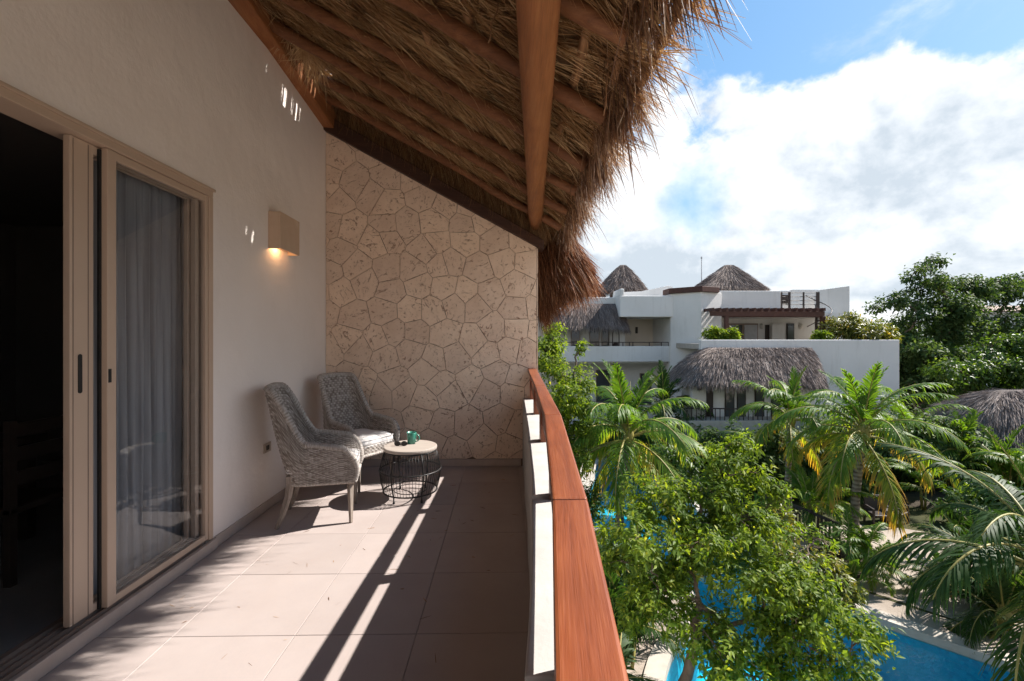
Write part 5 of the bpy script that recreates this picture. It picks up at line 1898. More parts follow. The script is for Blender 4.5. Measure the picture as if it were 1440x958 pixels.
def crown_leaves(lobes, nclump, per, L, W, spread, rng, up=0.25, shell=0.35, hang=0.25, carve=0.0, carve_t=0.0):
    """whorls of leaves through the volume of several lobes; lobes: (centre, radii)"""
    vol = np.array([r_[0] * r_[1] * r_[2] for _, r_ in lobes]) ** 0.8
    pick = rng.choice(len(lobes), nclump, p=vol / vol.sum())
    C_ = np.array([tuple(c) for c, _ in lobes])[pick]
    R_ = np.array([tuple(r) for _, r in lobes])[pick]
    v = unit(rng.normal(size=(nclump, 3)))
    rad = rng.rand(nclump) ** shell
    rad *= 1 + 0.16 * np.sin(v[:, 0] * 7 + pick) * np.sin(v[:, 1] * 6 + v[:, 2] * 5 + pick * 2)
    P_ = C_ + v * rad[:, None] * R_
    if carve > 0:
        q_ = P_ / carve
        nz = (np.sin(q_[:, 0] * 2.1 + 1.3 * np.sin(q_[:, 1] * 1.7)) * np.sin(q_[:, 1] * 2.3 + 1.1 * np.sin(q_[:, 2] * 1.9)) + np.sin(q_[:, 2] * 2.6 + 1.2 * np.sin(q_[:, 0] * 2.2)) * 0.7
              + 0.5 * np.sin(q_[:, 0] * 5.3 + q_[:, 2] * 4.1) * np.sin(q_[:, 1] * 4.7))
        kp_ = nz + rng.normal(0, 0.22, nclump) > carve_t
        P_, v, pick = P_[kp_], v[kp_], pick[kp_]
        nclump = len(P_)
    axis = unit(v + np.array([0, 0, up]) + rng.normal(0, 0.35, (nclump, 3)))
    n = nclump * per
    Pn = np.repeat(P_, per, 0) + rng.normal(0, spread * 0.35, (n, 3))
    ax = np.repeat(axis, per, 0)
    rv_ = unit(np.cross(ax, rng.normal(size=(n, 3))))
    d_ = unit(ax * 0.55 + rv_ * 0.9 + np.array([0, 0, -hang]) + rng.normal(0, 0.15, (n, 3)))
    Pn = Pn + ax * (rng.rand(n, 1) - 0.5) * spread
    nm = unit(ax * 0.8 + np.array([0, 0, 0.7]) + rng.normal(0, 0.3, (n, 3)))
    cl = np.repeat(rng.normal(0.5, 0.16, nclump), per)
    r_ = np.clip(cl + rng.normal(0, 0.16, n), 0, 1)
    sz = rng.uniform(0.7, 1.2, n)
    return leaf_mesh(Pn, d_, nm, L * sz, W * sz, r_), P_


def limb(a, b, r0, r1, sag=0.0, seg=6, jit=0.05):
    a, b = Vector(a), Vector(b)
    L = (b - a).length
    pts, rad = [], []
    for k in range(seg + 1):
        q = k / seg
        p = a.lerp(b, q) + Vector((random.uniform(-jit, jit), random.uniform(-jit, jit), random.uniform(-jit, jit))) * L * (0 if k in (0, seg) else 1)
        p.z += sag * math.sin(math.pi * q) * L
        pts.append(p); rad.append(r0 + (r1 - r0) * q)
    return pts, rad


def tree(name, label, base, fork, lobes, nclump, per, L, W, mat, rt=0.12, spread=0.12, seed=1, group=None, cat='tree', up=0.25, shell=0.4, hang=0.25, twigs=60, carve=0.0, carve_t=0.0):
    rng = np.random.RandomState(seed)
    random.seed(seed)
    root = thing(name, label, cat, base, group)
    (V, T_, R_), P_ = crown_leaves(lobes, nclump, per, L, W, spread, rng, up, shell, hang, carve, carve_t)
    cr_ = nplink('crown', M[mat], root, V, tris=T_, rnd=R_, kind='stuff')
    mb = MB()
    p_, r_ = limb(base, fork, rt, rt * 0.7, 0, 7, 0.03)
    p_[0].z -= 0.05
    mb.tube(p_, r_, 9, True, 0.12)
    tr_ = mb.build('trunk', M['bark'], root, smooth=True)
    # limbs: every lobe hangs on the nearest limb already grown
    nodes, par, left = [Vector(fork)], [-1], list(range(len(lobes)))
    own = [None]
    plen = [0.0]
    while left:
        best = None
        for li in left:
            c = Vector(lobes[li][0])
            for ni, p in enumerate(nodes):
                dd = (c - p).length + 0.25 * plen[ni]
                if best is None or dd < best[0]:
                    best = (dd, li, ni)
        _, li, ni = best
        nodes.append(Vector(lobes[li][0])); par.append(ni); own.append(li)
        plen.append(plen[ni] + (nodes[-1] - nodes[ni]).length)
        left.remove(li)
    desc = [1] * len(nodes)
    for k in range(len(nodes) - 1, 0, -1):
        desc[par[k]] += desc[k]
    rad_ = lambda k: rt * 0.62 * (desc[k] / desc[0]) ** 0.42
    for k in range(1, len(nodes)):
        c, r = lobes[own[k]]
        b_ = MB()
        p_, r_ = limb(nodes[par[k]], nodes[k], max(rad_(k), rt * 0.09), max(rad_(k) * 0.75, rt * 0.07), 0.05, 6, 0.06)
        b_.tube(p_, r_, 6)
        near = P_[np.linalg.norm((P_ - np.array(c)) / np.array(r), axis=1) < 1.1]
        if len(near):
            for j in range(max(3, twigs // len(lobes))):
                q = Vector(near[rng.randint(len(near))])
                s_ = p_[rng.randint(2, 7)]
                pp, rr_ = limb(s_, q, rt * 0.075, rt * 0.022, 0.04, 4, 0.08)
                b_.tube(pp, rr_, 4, False)
        b_.build('branch', M['bark'], root, smooth=True)
    return root


def frond_mesh(name, L, e0, bend, nl, ll, droop, age, seed, wl=0.034, vee=0.25, twist=0.0):
    """palm frond in local space: rises from the origin, leans along +X"""
    rng = np.random.RandomState(seed)
    ns = 16
    pts = [np.zeros(3)]
    ang = []
    for k in range(ns):
        s = (k + 0.5) / ns
        a = e0 - bend * s ** 1.25
        ang.append(a)
        pts.append(pts[-1] + np.array([math.cos(a), 0, math.sin(a)]) * L / ns)
    pts = np.array(pts)
    pts[:, 1] += twist * (np.linspace(0, 1, ns + 1) ** 2) * L
    V, Q, T_, R_ = [], [], [], []

    def at_(s):
        x = np.clip(s, 0, 0.9999) * ns
        i = int(x)
        return pts[i] + (pts[i + 1] - pts[i]) * (x - i), (pts[i + 1] - pts[i]) / np.linalg.norm(pts[i + 1] - pts[i])
    for i in range(nl):
        s = 0.16 + 0.83 * (i / (nl - 1))
        for sd in (-1, 1):
            s_ = min(0.995, s + rng.normal(0, 0.004))
            p, t_ = at_(s_)
            side = np.array([0, sd, 0.0])
            nrm = np.cross(t_, np.array([0, 1.0, 0])); nrm = -nrm if nrm[2] < 0 and abs(nrm[2]) > 0.05 else nrm
            if nrm[2] < 0:
                nrm = -nrm
            phi = math.radians(22 + 48 * s + rng.normal(0, 5))
            prof = (math.sin(math.pi * (0.14 + 0.80 * s)) ** 0.65)
            l = ll * prof * rng.uniform(0.80, 1.12) * (rng.uniform(0.25, 0.7) if rng.rand() < 0.06 else 1.0)
            d_ = side * math.cos(phi) + t_ * math.sin(phi) + nrm * (vee * (1 - 0.6 * s)) + rng.normal(0, 0.05, 3)
            d_ /= np.linalg.norm(d_)
            dr = droop * rng.uniform(0.7, 1.3)
            wv = t_ * 0.9 + np.array([0, 0, 0.25 * sd * 0]) + nrm * 0.25
            wv = wv - d_ * wv.dot(d_)
            wv /= np.linalg.norm(wv)
            w_ = wl * (0.7 + 0.5 * prof)
            g = np.array([0, 0, -1.0])
            p1 = p + d_ * l * 0.42 + g * dr * l * 0.10
            p2 = p + d_ * l * 0.75 + g * dr * l * 0.36
            p3 = p + d_ * l * 0.95 + g * dr * l * 0.70
            k0 = len(V)
            V += [p - wv * w_ * 0.3, p + wv * w_ * 0.3, p1 - wv * w_ * 0.5, p1 + wv * w_ * 0.5, p2 - wv * w_ * 0.36, p2 + wv * w_ * 0.36, p3]
            Q += [(k0, k0 + 1, k0 + 3, k0 + 2), (k0 + 2, k0 + 3, k0 + 5, k0 + 4)]
            T_ += [(k0 + 4, k0 + 5, k0 + 6)]
            b_ = np.clip(0.30 + age * 0.35 + rng.normal(0, 0.10), 0, 1)
            R_ += [b_, b_, b_, b_, min(1, b_ + 0.10 + age * 0.25), min(1, b_ + 0.10 + age * 0.25), min(1, b_ + 0.18 + age * 0.45)]
    V, Q, T_, R_ = np.array(V), np.array(Q), np.array(T_), np.array(R_)
    me = bpy.data.meshes.new(name)
    allv = V
    me, c = npmesh(name, V, Q, T_, R_)
    # keep origin at the frond's foot
    me.transform(Matrix.Translation(c))
    mb = MB()
    mb.tube([tuple(p) for p in pts], [0.030 * (L / 2.6) * (1 - 0.85 * k / ns) + 0.004 for k in range(ns + 1)], 6)
    rm_ = bpy.data.meshes.new(name + '_rib')
    rm_.from_pydata(mb.v, [], mb.f)
    for p in rm_.polygons:
        p.use_smooth = True
    rm_.materials.append(M['rachis'])
    return me, rm_


FR = {}


def frond_set(key, L, ll, nl, droop, mat, wl, ages=(0, 0.1, 0.25, 0.5, 0.9, 1.25)):
    """five ages of frond, from the upright young one to the old hanging one"""
    res = []
    for i, (e0, bend) in enumerate(((84, 34), (66, 74), (46, 92), (24, 96), (0, 78), (-38, 46))):
        for k in range(2):
            me, rb = frond_mesh('frond', L * (0.82 if i == 0 else 1.0), math.radians(e0), math.radians(bend + 14 * k), nl, ll * (0.75 if i == 0 else 1), droop * (0.35 if i == 0 else 1), ages[i], 100 * i + k + len(key), wl, 0.35 - 0.10 * i, 0.06 * (k - 0.5))
            me.materials.append(M[mat])
            res.append((me, rb))
    FR[key] = res


def palm(name, label, base, crown, key, counts, r0=0.11, seed=0, group='coconut palms in the garden', scale=1.0, az0=0.0, spear=True, azs=None, trunk=True, bulge=True):
    rng = random.Random(seed)
    base, crown = Vector(base), Vector(crown)
    root = thing(name, label, 'palm', base, group)
    if trunk:
        pts, rad = [], []
        for k in range(12):
            q = k / 11
            p = base.lerp(crown, q)
            off = (crown - base); off.z = 0
            p -= off * (0.35 * math.sin(math.pi * q) * 0.5)
            pts.append(p); rad.append(r0 * (1.25 - 0.35 * min(1, q * 4)) * (1 - 0.18 * q))
        pts[0].z -= 0.05
        MB().tube(pts, rad, 10, True, 0.06).build('trunk', M['palm_trunk'], root, smooth=True)
        MB().lathe([(r0 * 0.7, -0.35), (r0 * 1.25, -0.12), (r0 * 1.2, 0.05), (r0 * 0.6, 0.22)], 10, crown).build('crown_shaft', M['rachis'], root, smooth=True)
    az = az0
    lvl = 0
    for lvl, cnt in enumerate(counts):
        for k in range(cnt):
            az += 137.5 + rng.uniform(-14, 14)
            a_ = az if azs is None else azs[lvl][k]
            me, rb = FR[key][lvl * 2 + rng.randint(0, 1)]
            fo = bpy.data.objects.new('frond', me)
            COL.objects.link(fo)
            fo.parent = root
            fo.location = crown - base + Vector((0, 0, 0.05 - 0.05 * lvl))
            fo.rotation_euler = (math.radians(rng.uniform(-10, 10)), math.radians(rng.uniform(-6, 6)), math.radians(a_))
            s_ = scale * rng.uniform(0.88, 1.08)
            fo.scale = (s_, s_, s_)
            ro = bpy.data.objects.new('frond_rib', rb)
            COL.objects.link(ro)
            ro.parent = fo
    if spear:
        MB().tube([crown, crown + Vector((0.02, 0, 0.9 * scale)), crown + Vector((0.05, 0.0, 1.55 * scale))], [0.03, 0.022, 0.004], 5).build('spear_leaf', M['rachis'], root, smooth=True)
    return root


frond_set('coco', 2.7, 0.62, 52, 0.95, 'palm', 0.036)
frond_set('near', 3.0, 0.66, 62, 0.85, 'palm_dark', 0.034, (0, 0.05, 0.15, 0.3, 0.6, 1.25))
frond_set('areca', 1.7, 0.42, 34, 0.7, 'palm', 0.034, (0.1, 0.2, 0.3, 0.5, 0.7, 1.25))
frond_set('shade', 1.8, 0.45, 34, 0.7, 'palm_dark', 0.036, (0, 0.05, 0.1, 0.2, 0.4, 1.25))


def gnd(p, dx=0.0, dy=0.0):
    return Vector((p.x + dx, p.y + dy, GZ))


c1 = PW(884, 612, 13.0)
palm('coconut_palm', 'coconut palm with drooping yellow green fronds beside the handrail and far pool', gnd(c1, -0.3, -0.1), c1, 'coco', (5, 7, 5, 4, 4, 2), 0.12, 3, scale=0.98)
c2 = PW(1112, 588, 14.2)
palm('coconut_palm', 'coconut palm in front of the wide thatch roof, partly behind a nearer palm', gnd(c2, -0.1, 0.0), c2, 'coco', (3, 6, 5, 4, 2, 1), 0.11, 8, scale=0.74, az0=40, spear=False)
c3 = PW(1214, 605, 12.0)
palm('coconut_palm', 'coconut palm with long arching fronds before the blank white terrace wall', gnd(c3, -0.35, -0.1), c3, 'coco', (4, 6, 5, 5, 4, 1), 0.125, 21, scale=0.86, az0=75)
# palms at the right edge, nearer
c4 = PW(1478, 800, 7.4)
palm('coconut_palm', 'dark green palm whose long fronds arch over the pool edge', gnd(c4, -0.2, 0.1), c4, 'near', (2, 5, 6, 6, 3, 1), 0.12, 33, scale=0.92, az0=10)
c5 = PW(1412, 868, 8.6)
palm('coconut_palm', 'shaded young palm leaning beside the pool coping', gnd(c5, 0.15, 0.2), c5, 'near', (1, 3, 4, 4, 2), 0.10, 37, scale=0.60, az0=100, spear=False)
c6 = PW(1278, 640, 18.0)
palm('coconut_palm', 'slender grey trunked palm standing in the dark shade behind the sand', gnd(c6), PW(1278, 600, 18.0), 'coco', (1, 3, 4, 3, 1), 0.11, 41, scale=0.8, az0=20, spear=False)


def clump_palm(label, base, key, n, scale, seed, lev=(0, 0, 1, 1, 2, 2, 3), group='feathery palm shrubs', name='palm_shrub', stem=0.7):
    rng = random.Random(seed)
    root = thing(name, label, 'shrub', base, group)
    base = Vector(base)
    ns = max(3, n // 5)
    stems = []
    for k in range(ns):
        a_ = rng.uniform(0, 2 * math.pi)
        h = stem * rng.uniform(0.5, 1.1)
        r_ = rng.uniform(0.05, 0.22) * scale
        p0 = base + Vector((r_ * math.cos(a_), r_ * math.sin(a_), -0.03))
        p1 = p0 + Vector((0.12 * math.cos(a_), 0.12 * math.sin(a_), h))
        MB().tube([p0, p0.lerp(p1, 0.5), p1], [0.035, 0.03, 0.022], 6).build('stem', M['rachis'], root, smooth=True)
        stems.append(p1)
    for k in range(n):
        me, rb = FR[key][rng.choice(lev) * 2 + rng.randint(0, 1)]
        p = stems[k % ns]
        fo = bpy.data.objects.new('frond', me)
        COL.objects.link(fo)
        fo.parent = root
        fo.location = p - base - Vector((0, 0, 0.04))
        fo.rotation_euler = (math.radians(rng.uniform(-12, 12)), math.radians(rng.uniform(-8, 8)), rng.uniform(0, 2 * math.pi))
        s_ = scale * rng.uniform(0.75, 1.1)
        fo.scale = (s_, s_, s_)
        ro = bpy.data.objects.new('frond_rib', rb)
        COL.objects.link(ro)
        ro.parent = fo
    return root


clump_palm('light green feathery palm shrub behind the dark bridge railing', gnd(PW(1140, 700, 12.6)), 'areca', 22, 0.80, 5, stem=1.0)
clump_palm('low feathery palm shrub at the foot of the arching palm', gnd(PW(1208, 700, 10.6)), 'areca', 20, 0.62, 6, stem=0.8)
clump_palm('yellow green palm shrub massed below the brown palapa roof', gnd(PW(1345, 640, 16.0)), 'areca', 24, 1.15, 7, stem=1.9)
clump_palm('tall palm shrub against the brown palapa posts', gnd(PW(1420, 640, 15.0)), 'areca', 24, 1.15, 9, stem=1.6)
clump_palm('palm shrub beside the sandy clearing, left of the palapa', gnd(PW(1300, 660, 14.6)), 'areca', 18, 0.8, 10, stem=1.2)
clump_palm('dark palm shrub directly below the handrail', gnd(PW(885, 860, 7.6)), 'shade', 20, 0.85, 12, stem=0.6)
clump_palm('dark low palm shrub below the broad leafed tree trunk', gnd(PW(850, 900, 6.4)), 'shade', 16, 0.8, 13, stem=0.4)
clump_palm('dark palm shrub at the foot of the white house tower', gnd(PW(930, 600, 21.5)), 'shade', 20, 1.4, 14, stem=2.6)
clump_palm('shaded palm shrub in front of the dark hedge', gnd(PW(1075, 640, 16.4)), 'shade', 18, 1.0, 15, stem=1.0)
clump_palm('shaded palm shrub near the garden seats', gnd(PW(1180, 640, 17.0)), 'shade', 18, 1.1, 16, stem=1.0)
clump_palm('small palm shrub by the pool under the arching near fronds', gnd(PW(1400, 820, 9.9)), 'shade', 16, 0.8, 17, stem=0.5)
clump_palm('palm shrub by the far pool edge near the handrail', gnd(PW(842, 700, 13.2), -0.9), 'shade', 14, 0.6, 18, stem=0.3)

def frag(lobes, k_, f_, seed):
    """break big lobes into uneven smaller ones so that gaps open between them"""
    r_ = random.Random(seed)
    res = []
    for c, r in lobes:
        for j in range(k_):
            v_ = Vector((r_.gauss(0, 1), r_.gauss(0, 1), r_.gauss(0, 1))).normalized() * r_.uniform(0.35, 0.85)
            q_ = r_.uniform(f_ * 0.6, f_ * 1.1)
            res.append((Vector(c) + Vector((v_.x * r[0], v_.y * r[1], v_.z * r[2])), (r[0] * q_, r[1] * q_, r[2] * q_ * 0.8)))
    return res


# ---- big broad leafed tree in front
Yb = 6.7
tb_ = G(958, 1030)
tb_ = Vector((PW(952, 900, 6.5).x, 6.5, GZ))
lob = []
for (px, py, Y, rx, ry, rz) in ((1020, 632, 7.4, 0.55, 0.5, 0.30), (955, 690, 7.2, 0.70, 0.6, 0.45), (1045, 715, 7.0, 0.60, 0.6, 0.50), (905, 770, 6.7, 0.60, 0.6, 0.52), (985, 775, 6.6, 0.75, 0.7, 0.60),
                                (1065, 795, 6.5, 0.72, 0.7, 0.52), (1120, 850, 6.3, 0.62, 0.6, 0.42), (1190, 880, 6.1, 0.42, 0.5, 0.34), (1030, 890, 6.2, 0.62, 0.6, 0.42), (1110, 930, 6.0, 0.55, 0.5, 0.32),
                                (880, 850, 6.6, 0.30, 0.4, 0.24), (1005, 690, 7.1, 0.55, 0.5, 0.42), (1035, 660, 7.2, 0.40, 0.45, 0.36), (950, 835, 6.5, 0.6, 0.6, 0.45), (1085, 865, 6.2, 0.6, 0.6, 0.4), (1150, 915, 6.0, 0.5, 0.5, 0.32), (1010, 740, 6.9, 0.7, 0.6, 0.5), (1150, 760, 7.0, 0.34, 0.35, 0.22), (1090, 690, 7.2, 0.22, 0.3, 0.3), (1045, 955, 6.0, 0.5, 0.4, 0.2)):
    lob.append((PW(px, py, Y), (rx, ry, rz)))
fork = PW(985, 850, 6.5)
tree('broadleaf_tree', 'leafy light green tree growing over the pool close to the handrail', tb_, fork, frag(lob, 3, 0.9, 3), 9000, 7, 0.100, 0.038, 'leaf_bright', 0.085, 0.10, 5, up=0.3, shell=0.5, hang=0.35, twigs=320, carve=0.20, carve_t=0.16)
# bright dense shrub tree right of the stone wall
lob = []
for (px, py, Y, rx, ry, rz) in ((775, 500, 13.5, 0.65, 0.8, 0.7), (800, 520, 13.0, 0.75, 0.8, 0.65), (822, 560, 12.6, 0.6, 0.8, 0.8), (785, 570, 12.4, 0.8, 0.8, 0.9), (812, 615, 12.2, 0.5, 0.7, 0.5), (775, 480, 13.8, 0.4, 0.5, 0.5), (812, 490, 13.2, 0.28, 0.4, 0.35), (778, 640, 12.0, 0.7, 0.8, 0.7)):
    lob.append((PW(px, py, Y), (rx, ry, rz)))
tree('broadleaf_tree', 'dense bright green tree standing just past the stone wall end', gnd(PW(790, 600, 12.8)), PW(790, 600, 12.8), frag(lob, 3, 0.8, 4), 3600, 8, 0.12, 0.05, 'leaf_bright', 0.12, 0.12, 9, up=0.3, shell=0.4, hang=0.3, twigs=60, carve=0.22)
# shrub in front at the sand, in the middle
lob = [(PW(x_, y_, Y), r_) for (x_, y_, Y, r_) in ((1155, 805, 8.6, (0.45, 0.45, 0.38)), (1110, 790, 8.4, (0.4, 0.4, 0.35)), (1100, 740, 9.4, (0.3, 0.35, 0.35)), (1180, 835, 8.3, (0.35, 0.35, 0.25)))]
tree('leafy_shrub', 'pale leaved shrub on the sandy bank between pool and dark railing', gnd(PW(1135, 800, 8.7)), PW(1135, 815, 8.6), lob, 520, 8, 0.13, 0.05, 'leaf_olive', 0.05, 0.10, 12, cat='shrub', twigs=30)

# ---- trees at the right rear
def rear_tree(label, px, pyc, Y, lobes_px, nclump, mat, seed, L=0.30, W=0.15, carve=0.0):
    lob = [(PW(x_, y_, Y + dy_), (rx, rx, rz)) for (x_, y_, dy_, rx, rz) in lobes_px]
    return tree('broadleaf_tree', label, gnd(PW(px, 560, Y)), PW(px, pyc, Y), lob, nclump, 7, L, W, mat, 0.24, 0.28, seed, group='dark trees behind the white house', up=0.2, shell=0.38, hang=0.3, twigs=70, carve=carve)


def scatter(px0, px1, prof, n_, rr0, rr1, seed):
    """irregular lobes below a sloping top line given as (px, py) points"""
    r_ = random.Random(seed)
    xs_, ys_ = zip(*prof)
    res = []
    for k in range(n_):
        x_ = r_.uniform(px0, px1)
        top_ = float(np.interp(x_, xs_, ys_))
        y_ = top_ + (r_.random() ** 1.3) * 110
        rad_ = r_.uniform(rr0, rr1)
        res.append((x_, y_ + rad_ * 12, r_.uniform(-1.2, 1.2), rad_, rad_ * r_.uniform(0.45, 0.75)))
    return res


rear_tree('tall dark tree with open crown rising right of the white terrace wall', 1300, 500, 27.0,
          scatter(1225, 1385, [(1225, 430), (1260, 405), (1285, 375), (1318, 358), (1345, 378), (1385, 400)], 44, 0.4, 1.0, 1), 2300, 'leaf_deep', 51, 0.24, 0.12)
rear_tree('broad dark tree spreading to the right behind the palapa', 1425, 500, 30.0,
          scatter(1375, 1530, [(1375, 405), (1400, 385), (1440, 378), (1470, 390), (1530, 400)], 44, 0.5, 1.1, 2), 2300, 'leaf_deep', 52, 0.25, 0.12)
rear_tree('mid green tree with layered foliage behind the brown palapa', 1390, 560, 23.0,
          scatter(1320, 1500, [(1320, 520), (1350, 490), (1400, 465), (1440, 470), (1500, 480)], 34, 0.5, 1.0, 3), 2500, 'leaf_mid', 53, 0.20, 0.10)
rear_tree('dark tree filling the gap beside the white side wall', 1290, 570, 25.0,
          scatter(1268, 1400, [(1268, 470), (1320, 480), (1400, 500)], 40, 0.5, 1.1, 4), 2300, 'leaf_deep', 54, 0.24, 0.12)

# ---- terrace shrubs on the house
def terr_shrub(label, lobs, n_, mat, seed, L=0.22, W=0.07, name='terrace_shrub'):
    lob = [(PW(x_, y_, Y), (rx, rx * 0.8, rz)) for (x_, y_, Y, rx, rz) in lobs]
    x_, y_, Y = lobs[0][:3]
    b_ = PW(x_, 484, Y)
    b_.z = PW(1000, 484, YF).z
    return tree(name, label, b_, PW(x_, y_, Y), lob, n_, 8, L, W, mat, 0.05, 0.18, seed, group='shrubs on the roof terrace', cat='shrub', up=0.6, shell=0.4, hang=0.1, twigs=15)


terr_shrub('yellow green shrub filling the terrace planter on the long white wall', [(1215, 466, 23.2, 1.2, 0.55), (1180, 462, 23.4, 0.9, 0.6), (1245, 472, 23.2, 0.7, 0.35), (1198, 452, 23.6, 0.55, 0.45)], 620, 'leaf_olive', 61)
terr_shrub('small bright shrub at the terrace corner by the pergola post', [(1004, 470, 22.9, 0.5, 0.3), (1016, 472, 22.9, 0.3, 0.2)], 170, 'leaf_bright', 62)
terr_shrub('little bright plant right of the pergola post', [(1030, 472, 22.8, 0.22, 0.3)], 60, 'leaf_bright', 63)
terr_shrub('bright low plant beside the spiral staircase', [(1155, 474, 22.9, 0.4, 0.22)], 120, 'leaf_bright', 64)

# ---- understorey that keeps the depth of the garden dark
def hedge(label, px, Y, w_, h_, n_, mat, seed, L=0.22, W=0.09):
    b_ = gnd(PW(px, 600, Y))
    lob = [(b_ + Vector((dx * w_, 0.2 * math.sin(dx * 9), h_ * hz)), (w_ * 0.5, w_ * 0.4, h_ * 0.5)) for dx, hz in ((-0.5, 0.5), (0.0, 0.62), (0.5, 0.5))]
    return tree('leafy_shrub', label, b_, b_ + Vector((0, 0, h_ * 0.45)), lob, n_, 8, L, W, mat, 0.06, 0.18, seed, group='shrubs under the palms', cat='shrub', shell=0.4, twigs=12)


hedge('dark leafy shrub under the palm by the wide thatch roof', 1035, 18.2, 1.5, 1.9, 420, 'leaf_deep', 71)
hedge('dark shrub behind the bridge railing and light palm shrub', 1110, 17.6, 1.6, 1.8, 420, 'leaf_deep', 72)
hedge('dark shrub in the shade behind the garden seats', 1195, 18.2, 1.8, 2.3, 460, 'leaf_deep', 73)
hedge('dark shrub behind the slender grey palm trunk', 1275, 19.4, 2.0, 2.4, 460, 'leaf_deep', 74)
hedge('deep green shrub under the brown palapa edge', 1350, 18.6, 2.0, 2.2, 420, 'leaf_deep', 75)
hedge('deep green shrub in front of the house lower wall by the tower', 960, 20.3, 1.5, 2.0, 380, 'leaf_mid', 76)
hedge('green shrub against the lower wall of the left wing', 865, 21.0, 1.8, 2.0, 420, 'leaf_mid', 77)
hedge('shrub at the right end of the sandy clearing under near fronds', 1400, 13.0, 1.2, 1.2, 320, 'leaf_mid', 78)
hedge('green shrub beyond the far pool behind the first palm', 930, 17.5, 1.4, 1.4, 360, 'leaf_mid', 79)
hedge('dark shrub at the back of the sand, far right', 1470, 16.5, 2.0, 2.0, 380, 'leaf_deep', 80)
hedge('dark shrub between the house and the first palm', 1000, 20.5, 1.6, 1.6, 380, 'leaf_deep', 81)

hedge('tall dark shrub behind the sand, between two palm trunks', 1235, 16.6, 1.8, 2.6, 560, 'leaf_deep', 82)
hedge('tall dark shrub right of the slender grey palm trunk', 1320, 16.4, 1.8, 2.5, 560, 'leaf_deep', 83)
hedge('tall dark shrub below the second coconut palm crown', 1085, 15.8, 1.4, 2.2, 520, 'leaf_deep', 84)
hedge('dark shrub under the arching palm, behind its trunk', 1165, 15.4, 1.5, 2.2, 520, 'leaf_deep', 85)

clump_palm('dark feathery palm shrub between the handrail and the near pool', gnd(PW(905, 900, 8.6)), 'shade', 18, 0.9, 31, stem=0.6)
clump_palm('low palm shrub on the bank below the second coconut palm', gnd(PW(1060, 740, 12.2)), 'areca', 18, 0.7, 32, stem=0.6)
clump_palm('dense palm shrub at the edge of the sandy clearing below near fronds', gnd(PW(1360, 770, 11.2)), 'shade', 18, 0.8, 34, stem=0.6)
clump_palm('palm shrub filling the bank right of the bridge railing', gnd(PW(1235, 760, 10.3)), 'areca', 16, 0.55, 35, stem=0.5)
clump_palm('feathery shrub in front of the palapa posts, far right', gnd(PW(1480, 700, 13.4)), 'areca', 22, 1.1, 36, stem=1.4)
clump_palm('palm shrub spreading at the foot of the first coconut palm', gnd(PW(905, 720, 12.6)), 'areca', 18, 0.75, 38, stem=0.5)
hedge('leafy shrub on the bank under the light green tree', 1010, 10.6, 1.0, 1.1, 380, 'leaf_mid', 86, 0.13, 0.055)
hedge('leafy shrub by the far pool corner below the dense tree', 800, 13.8, 1.1, 1.3, 380, 'leaf_mid', 87, 0.14, 0.06)
hedge('leafy shrub beside the pool deck below the handrail', 860, 9.6, 0.9, 1.2, 380, 'leaf_mid', 88, 0.13, 0.055)

clump_palm('palm shrub on the far side of the near pool under dark fronds', gnd(PW(1330, 850, 9.7)), 'shade', 18, 0.62, 42, stem=0.4)
clump_palm('palm shrub at the pool corner beside the leaning young palm', gnd(PW(1440, 860, 9.3)), 'shade', 18, 0.8, 43, stem=0.5)
clump_palm('palm shrub right behind the pale leaved shrub on the bank', gnd(PW(1195, 800, 9.9)), 'areca', 14, 0.45, 44, stem=0.4)

# far woodland that closes the horizon
rng = np.random.RandomState(90)
lob = []
for k in range(60):
    x_ = -10 + 100 * (k / 59.0) + rng.uniform(-1, 1)
    y_ = 62 + rng.uniform(-8, 14)
    if x_ < 22:
        y_ += 14
    lob.append((Vector((x_, y_, GZ + 2.6 + rng.uniform(0, 1.6))), (3.2, 3.0, 3.2 + rng.uniform(0, 1.0))))
for k in range(34):
    az_ = math.radians(38 + 74 * k / 33.0)
    rr_ = 46 + rng.uniform(-5, 8)
    lob.append((Vector((rr_ * math.sin(az_), rr_ * math.cos(az_), GZ + 2.4 + rng.uniform(0, 1.6))), (3.2, 3.0, 3.2 + rng.uniform(0, 1.0))))
(V, T_, R_), P_ = crown_leaves(lob, 11000, 6, 0.7, 0.42, 0.6, rng, 0.3, 0.35, 0.2)
me, c = npmesh('far_woodland', V, None, T_, R_)
fw = link(me, 'far_woodland', M['leaf_deep'], None, c, 'stuff')
setprops(fw, 'far dark green woodland closing the horizon behind the houses', 'trees')

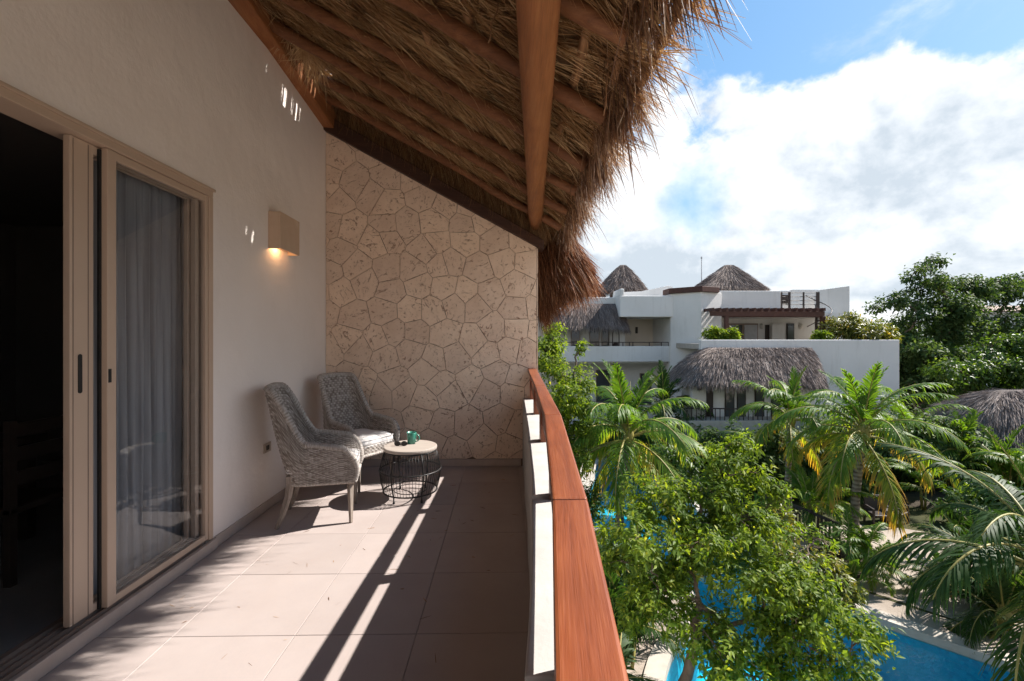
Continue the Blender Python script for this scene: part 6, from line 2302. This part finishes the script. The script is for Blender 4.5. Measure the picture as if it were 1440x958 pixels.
# ================================================================== GARDEN FURNITURE
# bridge railing
br = thing('bridge_railing', 'dark timber railing with crossed braces along the garden path', 'railing', G(1120, 770))
path = [G(1075, 742), G(1105, 755), G(1140, 772), G(1178, 792)]
path = [Vector((p.x, p.y, GZ)) for p in path]
for i, p in enumerate(path):
    MB().box(p.x - 0.045, p.x + 0.045, p.y - 0.045, p.y + 0.045, GZ - 0.02, GZ + 1.0).build('post', M['metal_dark'], br, bevel=0.006)
for i in range(3):
    a, b = path[i], path[i + 1]
    for z in (0.95, 0.22):
        MB().bar(a + Vector((0, 0, z)), b + Vector((0, 0, z)), 0.05, 0.07).build('rail', M['metal_dark'], br)
    if i == 0:
        MB().bar(a + Vector((0, 0.01, 0.24)), b + Vector((0, 0.01, 0.93)), 0.03, 0.05).build('brace', M['metal_dark'], br)
        MB().bar(a + Vector((0, -0.03, 0.93)), b + Vector((0, -0.03, 0.24)), 0.03, 0.05).build('brace', M['metal_dark'], br)
    else:
        for k in range(1, 7):
            p = a.lerp(b, k / 7)
            MB().box(p.x - 0.018, p.x + 0.018, p.y - 0.018, p.y + 0.018, GZ + 0.2, GZ + 0.94).build('baluster', M['metal_dark'], br)


def garden_chair(label, p, rz):
    root = thing('garden_chair', label, 'chair', (0, 0, 0), 'dark garden chairs in the shade', local=True)
    MB().box(-0.30, 0.30, -0.30, 0.30, 0.34, 0.42).build('seat', M['dark_furniture'], root, bevel=0.02)
    MB().prism([(-0.30, -0.30, 0.42), (-0.38, -0.30, 0.92), (-0.32, -0.30, 0.92), (-0.23, -0.30, 0.42)], (0, 0.60, 0)).build('backrest', M['dark_furniture'], root, bevel=0.01)
    for sy in (-1, 1):
        MB().box(-0.28, 0.30, sy * 0.31 - 0.03, sy * 0.31 + 0.03, 0.58, 0.62).build('armrest', M['dark_furniture'], root)
        for x in (-0.27, 0.27):
            MB().box(x - 0.03, x + 0.03, sy * 0.31 - 0.028, sy * 0.31 + 0.028, 0, 0.581).build('leg', M['dark_furniture'], root)
    root.location = p
    root.scale = (0.85, 0.85, 0.85)
    root.rotation_euler = (0, 0, rz)


garden_chair('dark garden chair left of the slender grey palm trunk', G(1236, 738), math.radians(-100))
garden_chair('dark garden chair close to the slender grey palm trunk, facing the sand', G(1258, 735), math.radians(-60))

# sanity of the look from the pool side: trunk of a post by the deck
po = thing('deck_post', 'short reddish wooden post on the pool deck by the dense tree', 'post', G(812, 655))
q = G(812, 655)
MB().box(q.x - 0.06, q.x + 0.06, q.y - 0.06, q.y + 0.06, GZ - 0.01, GZ + 1.05).build('shaft', M['rail_wood'], po, bevel=0.008)
MB().box(q.x - 0.075, q.x + 0.075, q.y - 0.075, q.y + 0.075, GZ + 1.051, GZ + 1.10).build('cap', M['rail_wood'], po, bevel=0.008)

# the house we stand in: its body below the balcony
hb = MB()
hb.box(-9, 0.20, -9, 5.5, GZ, -0.305)
setprops(hb.build('house_base', M['white']), 'white lower storey of the house below the balcony', 'building')
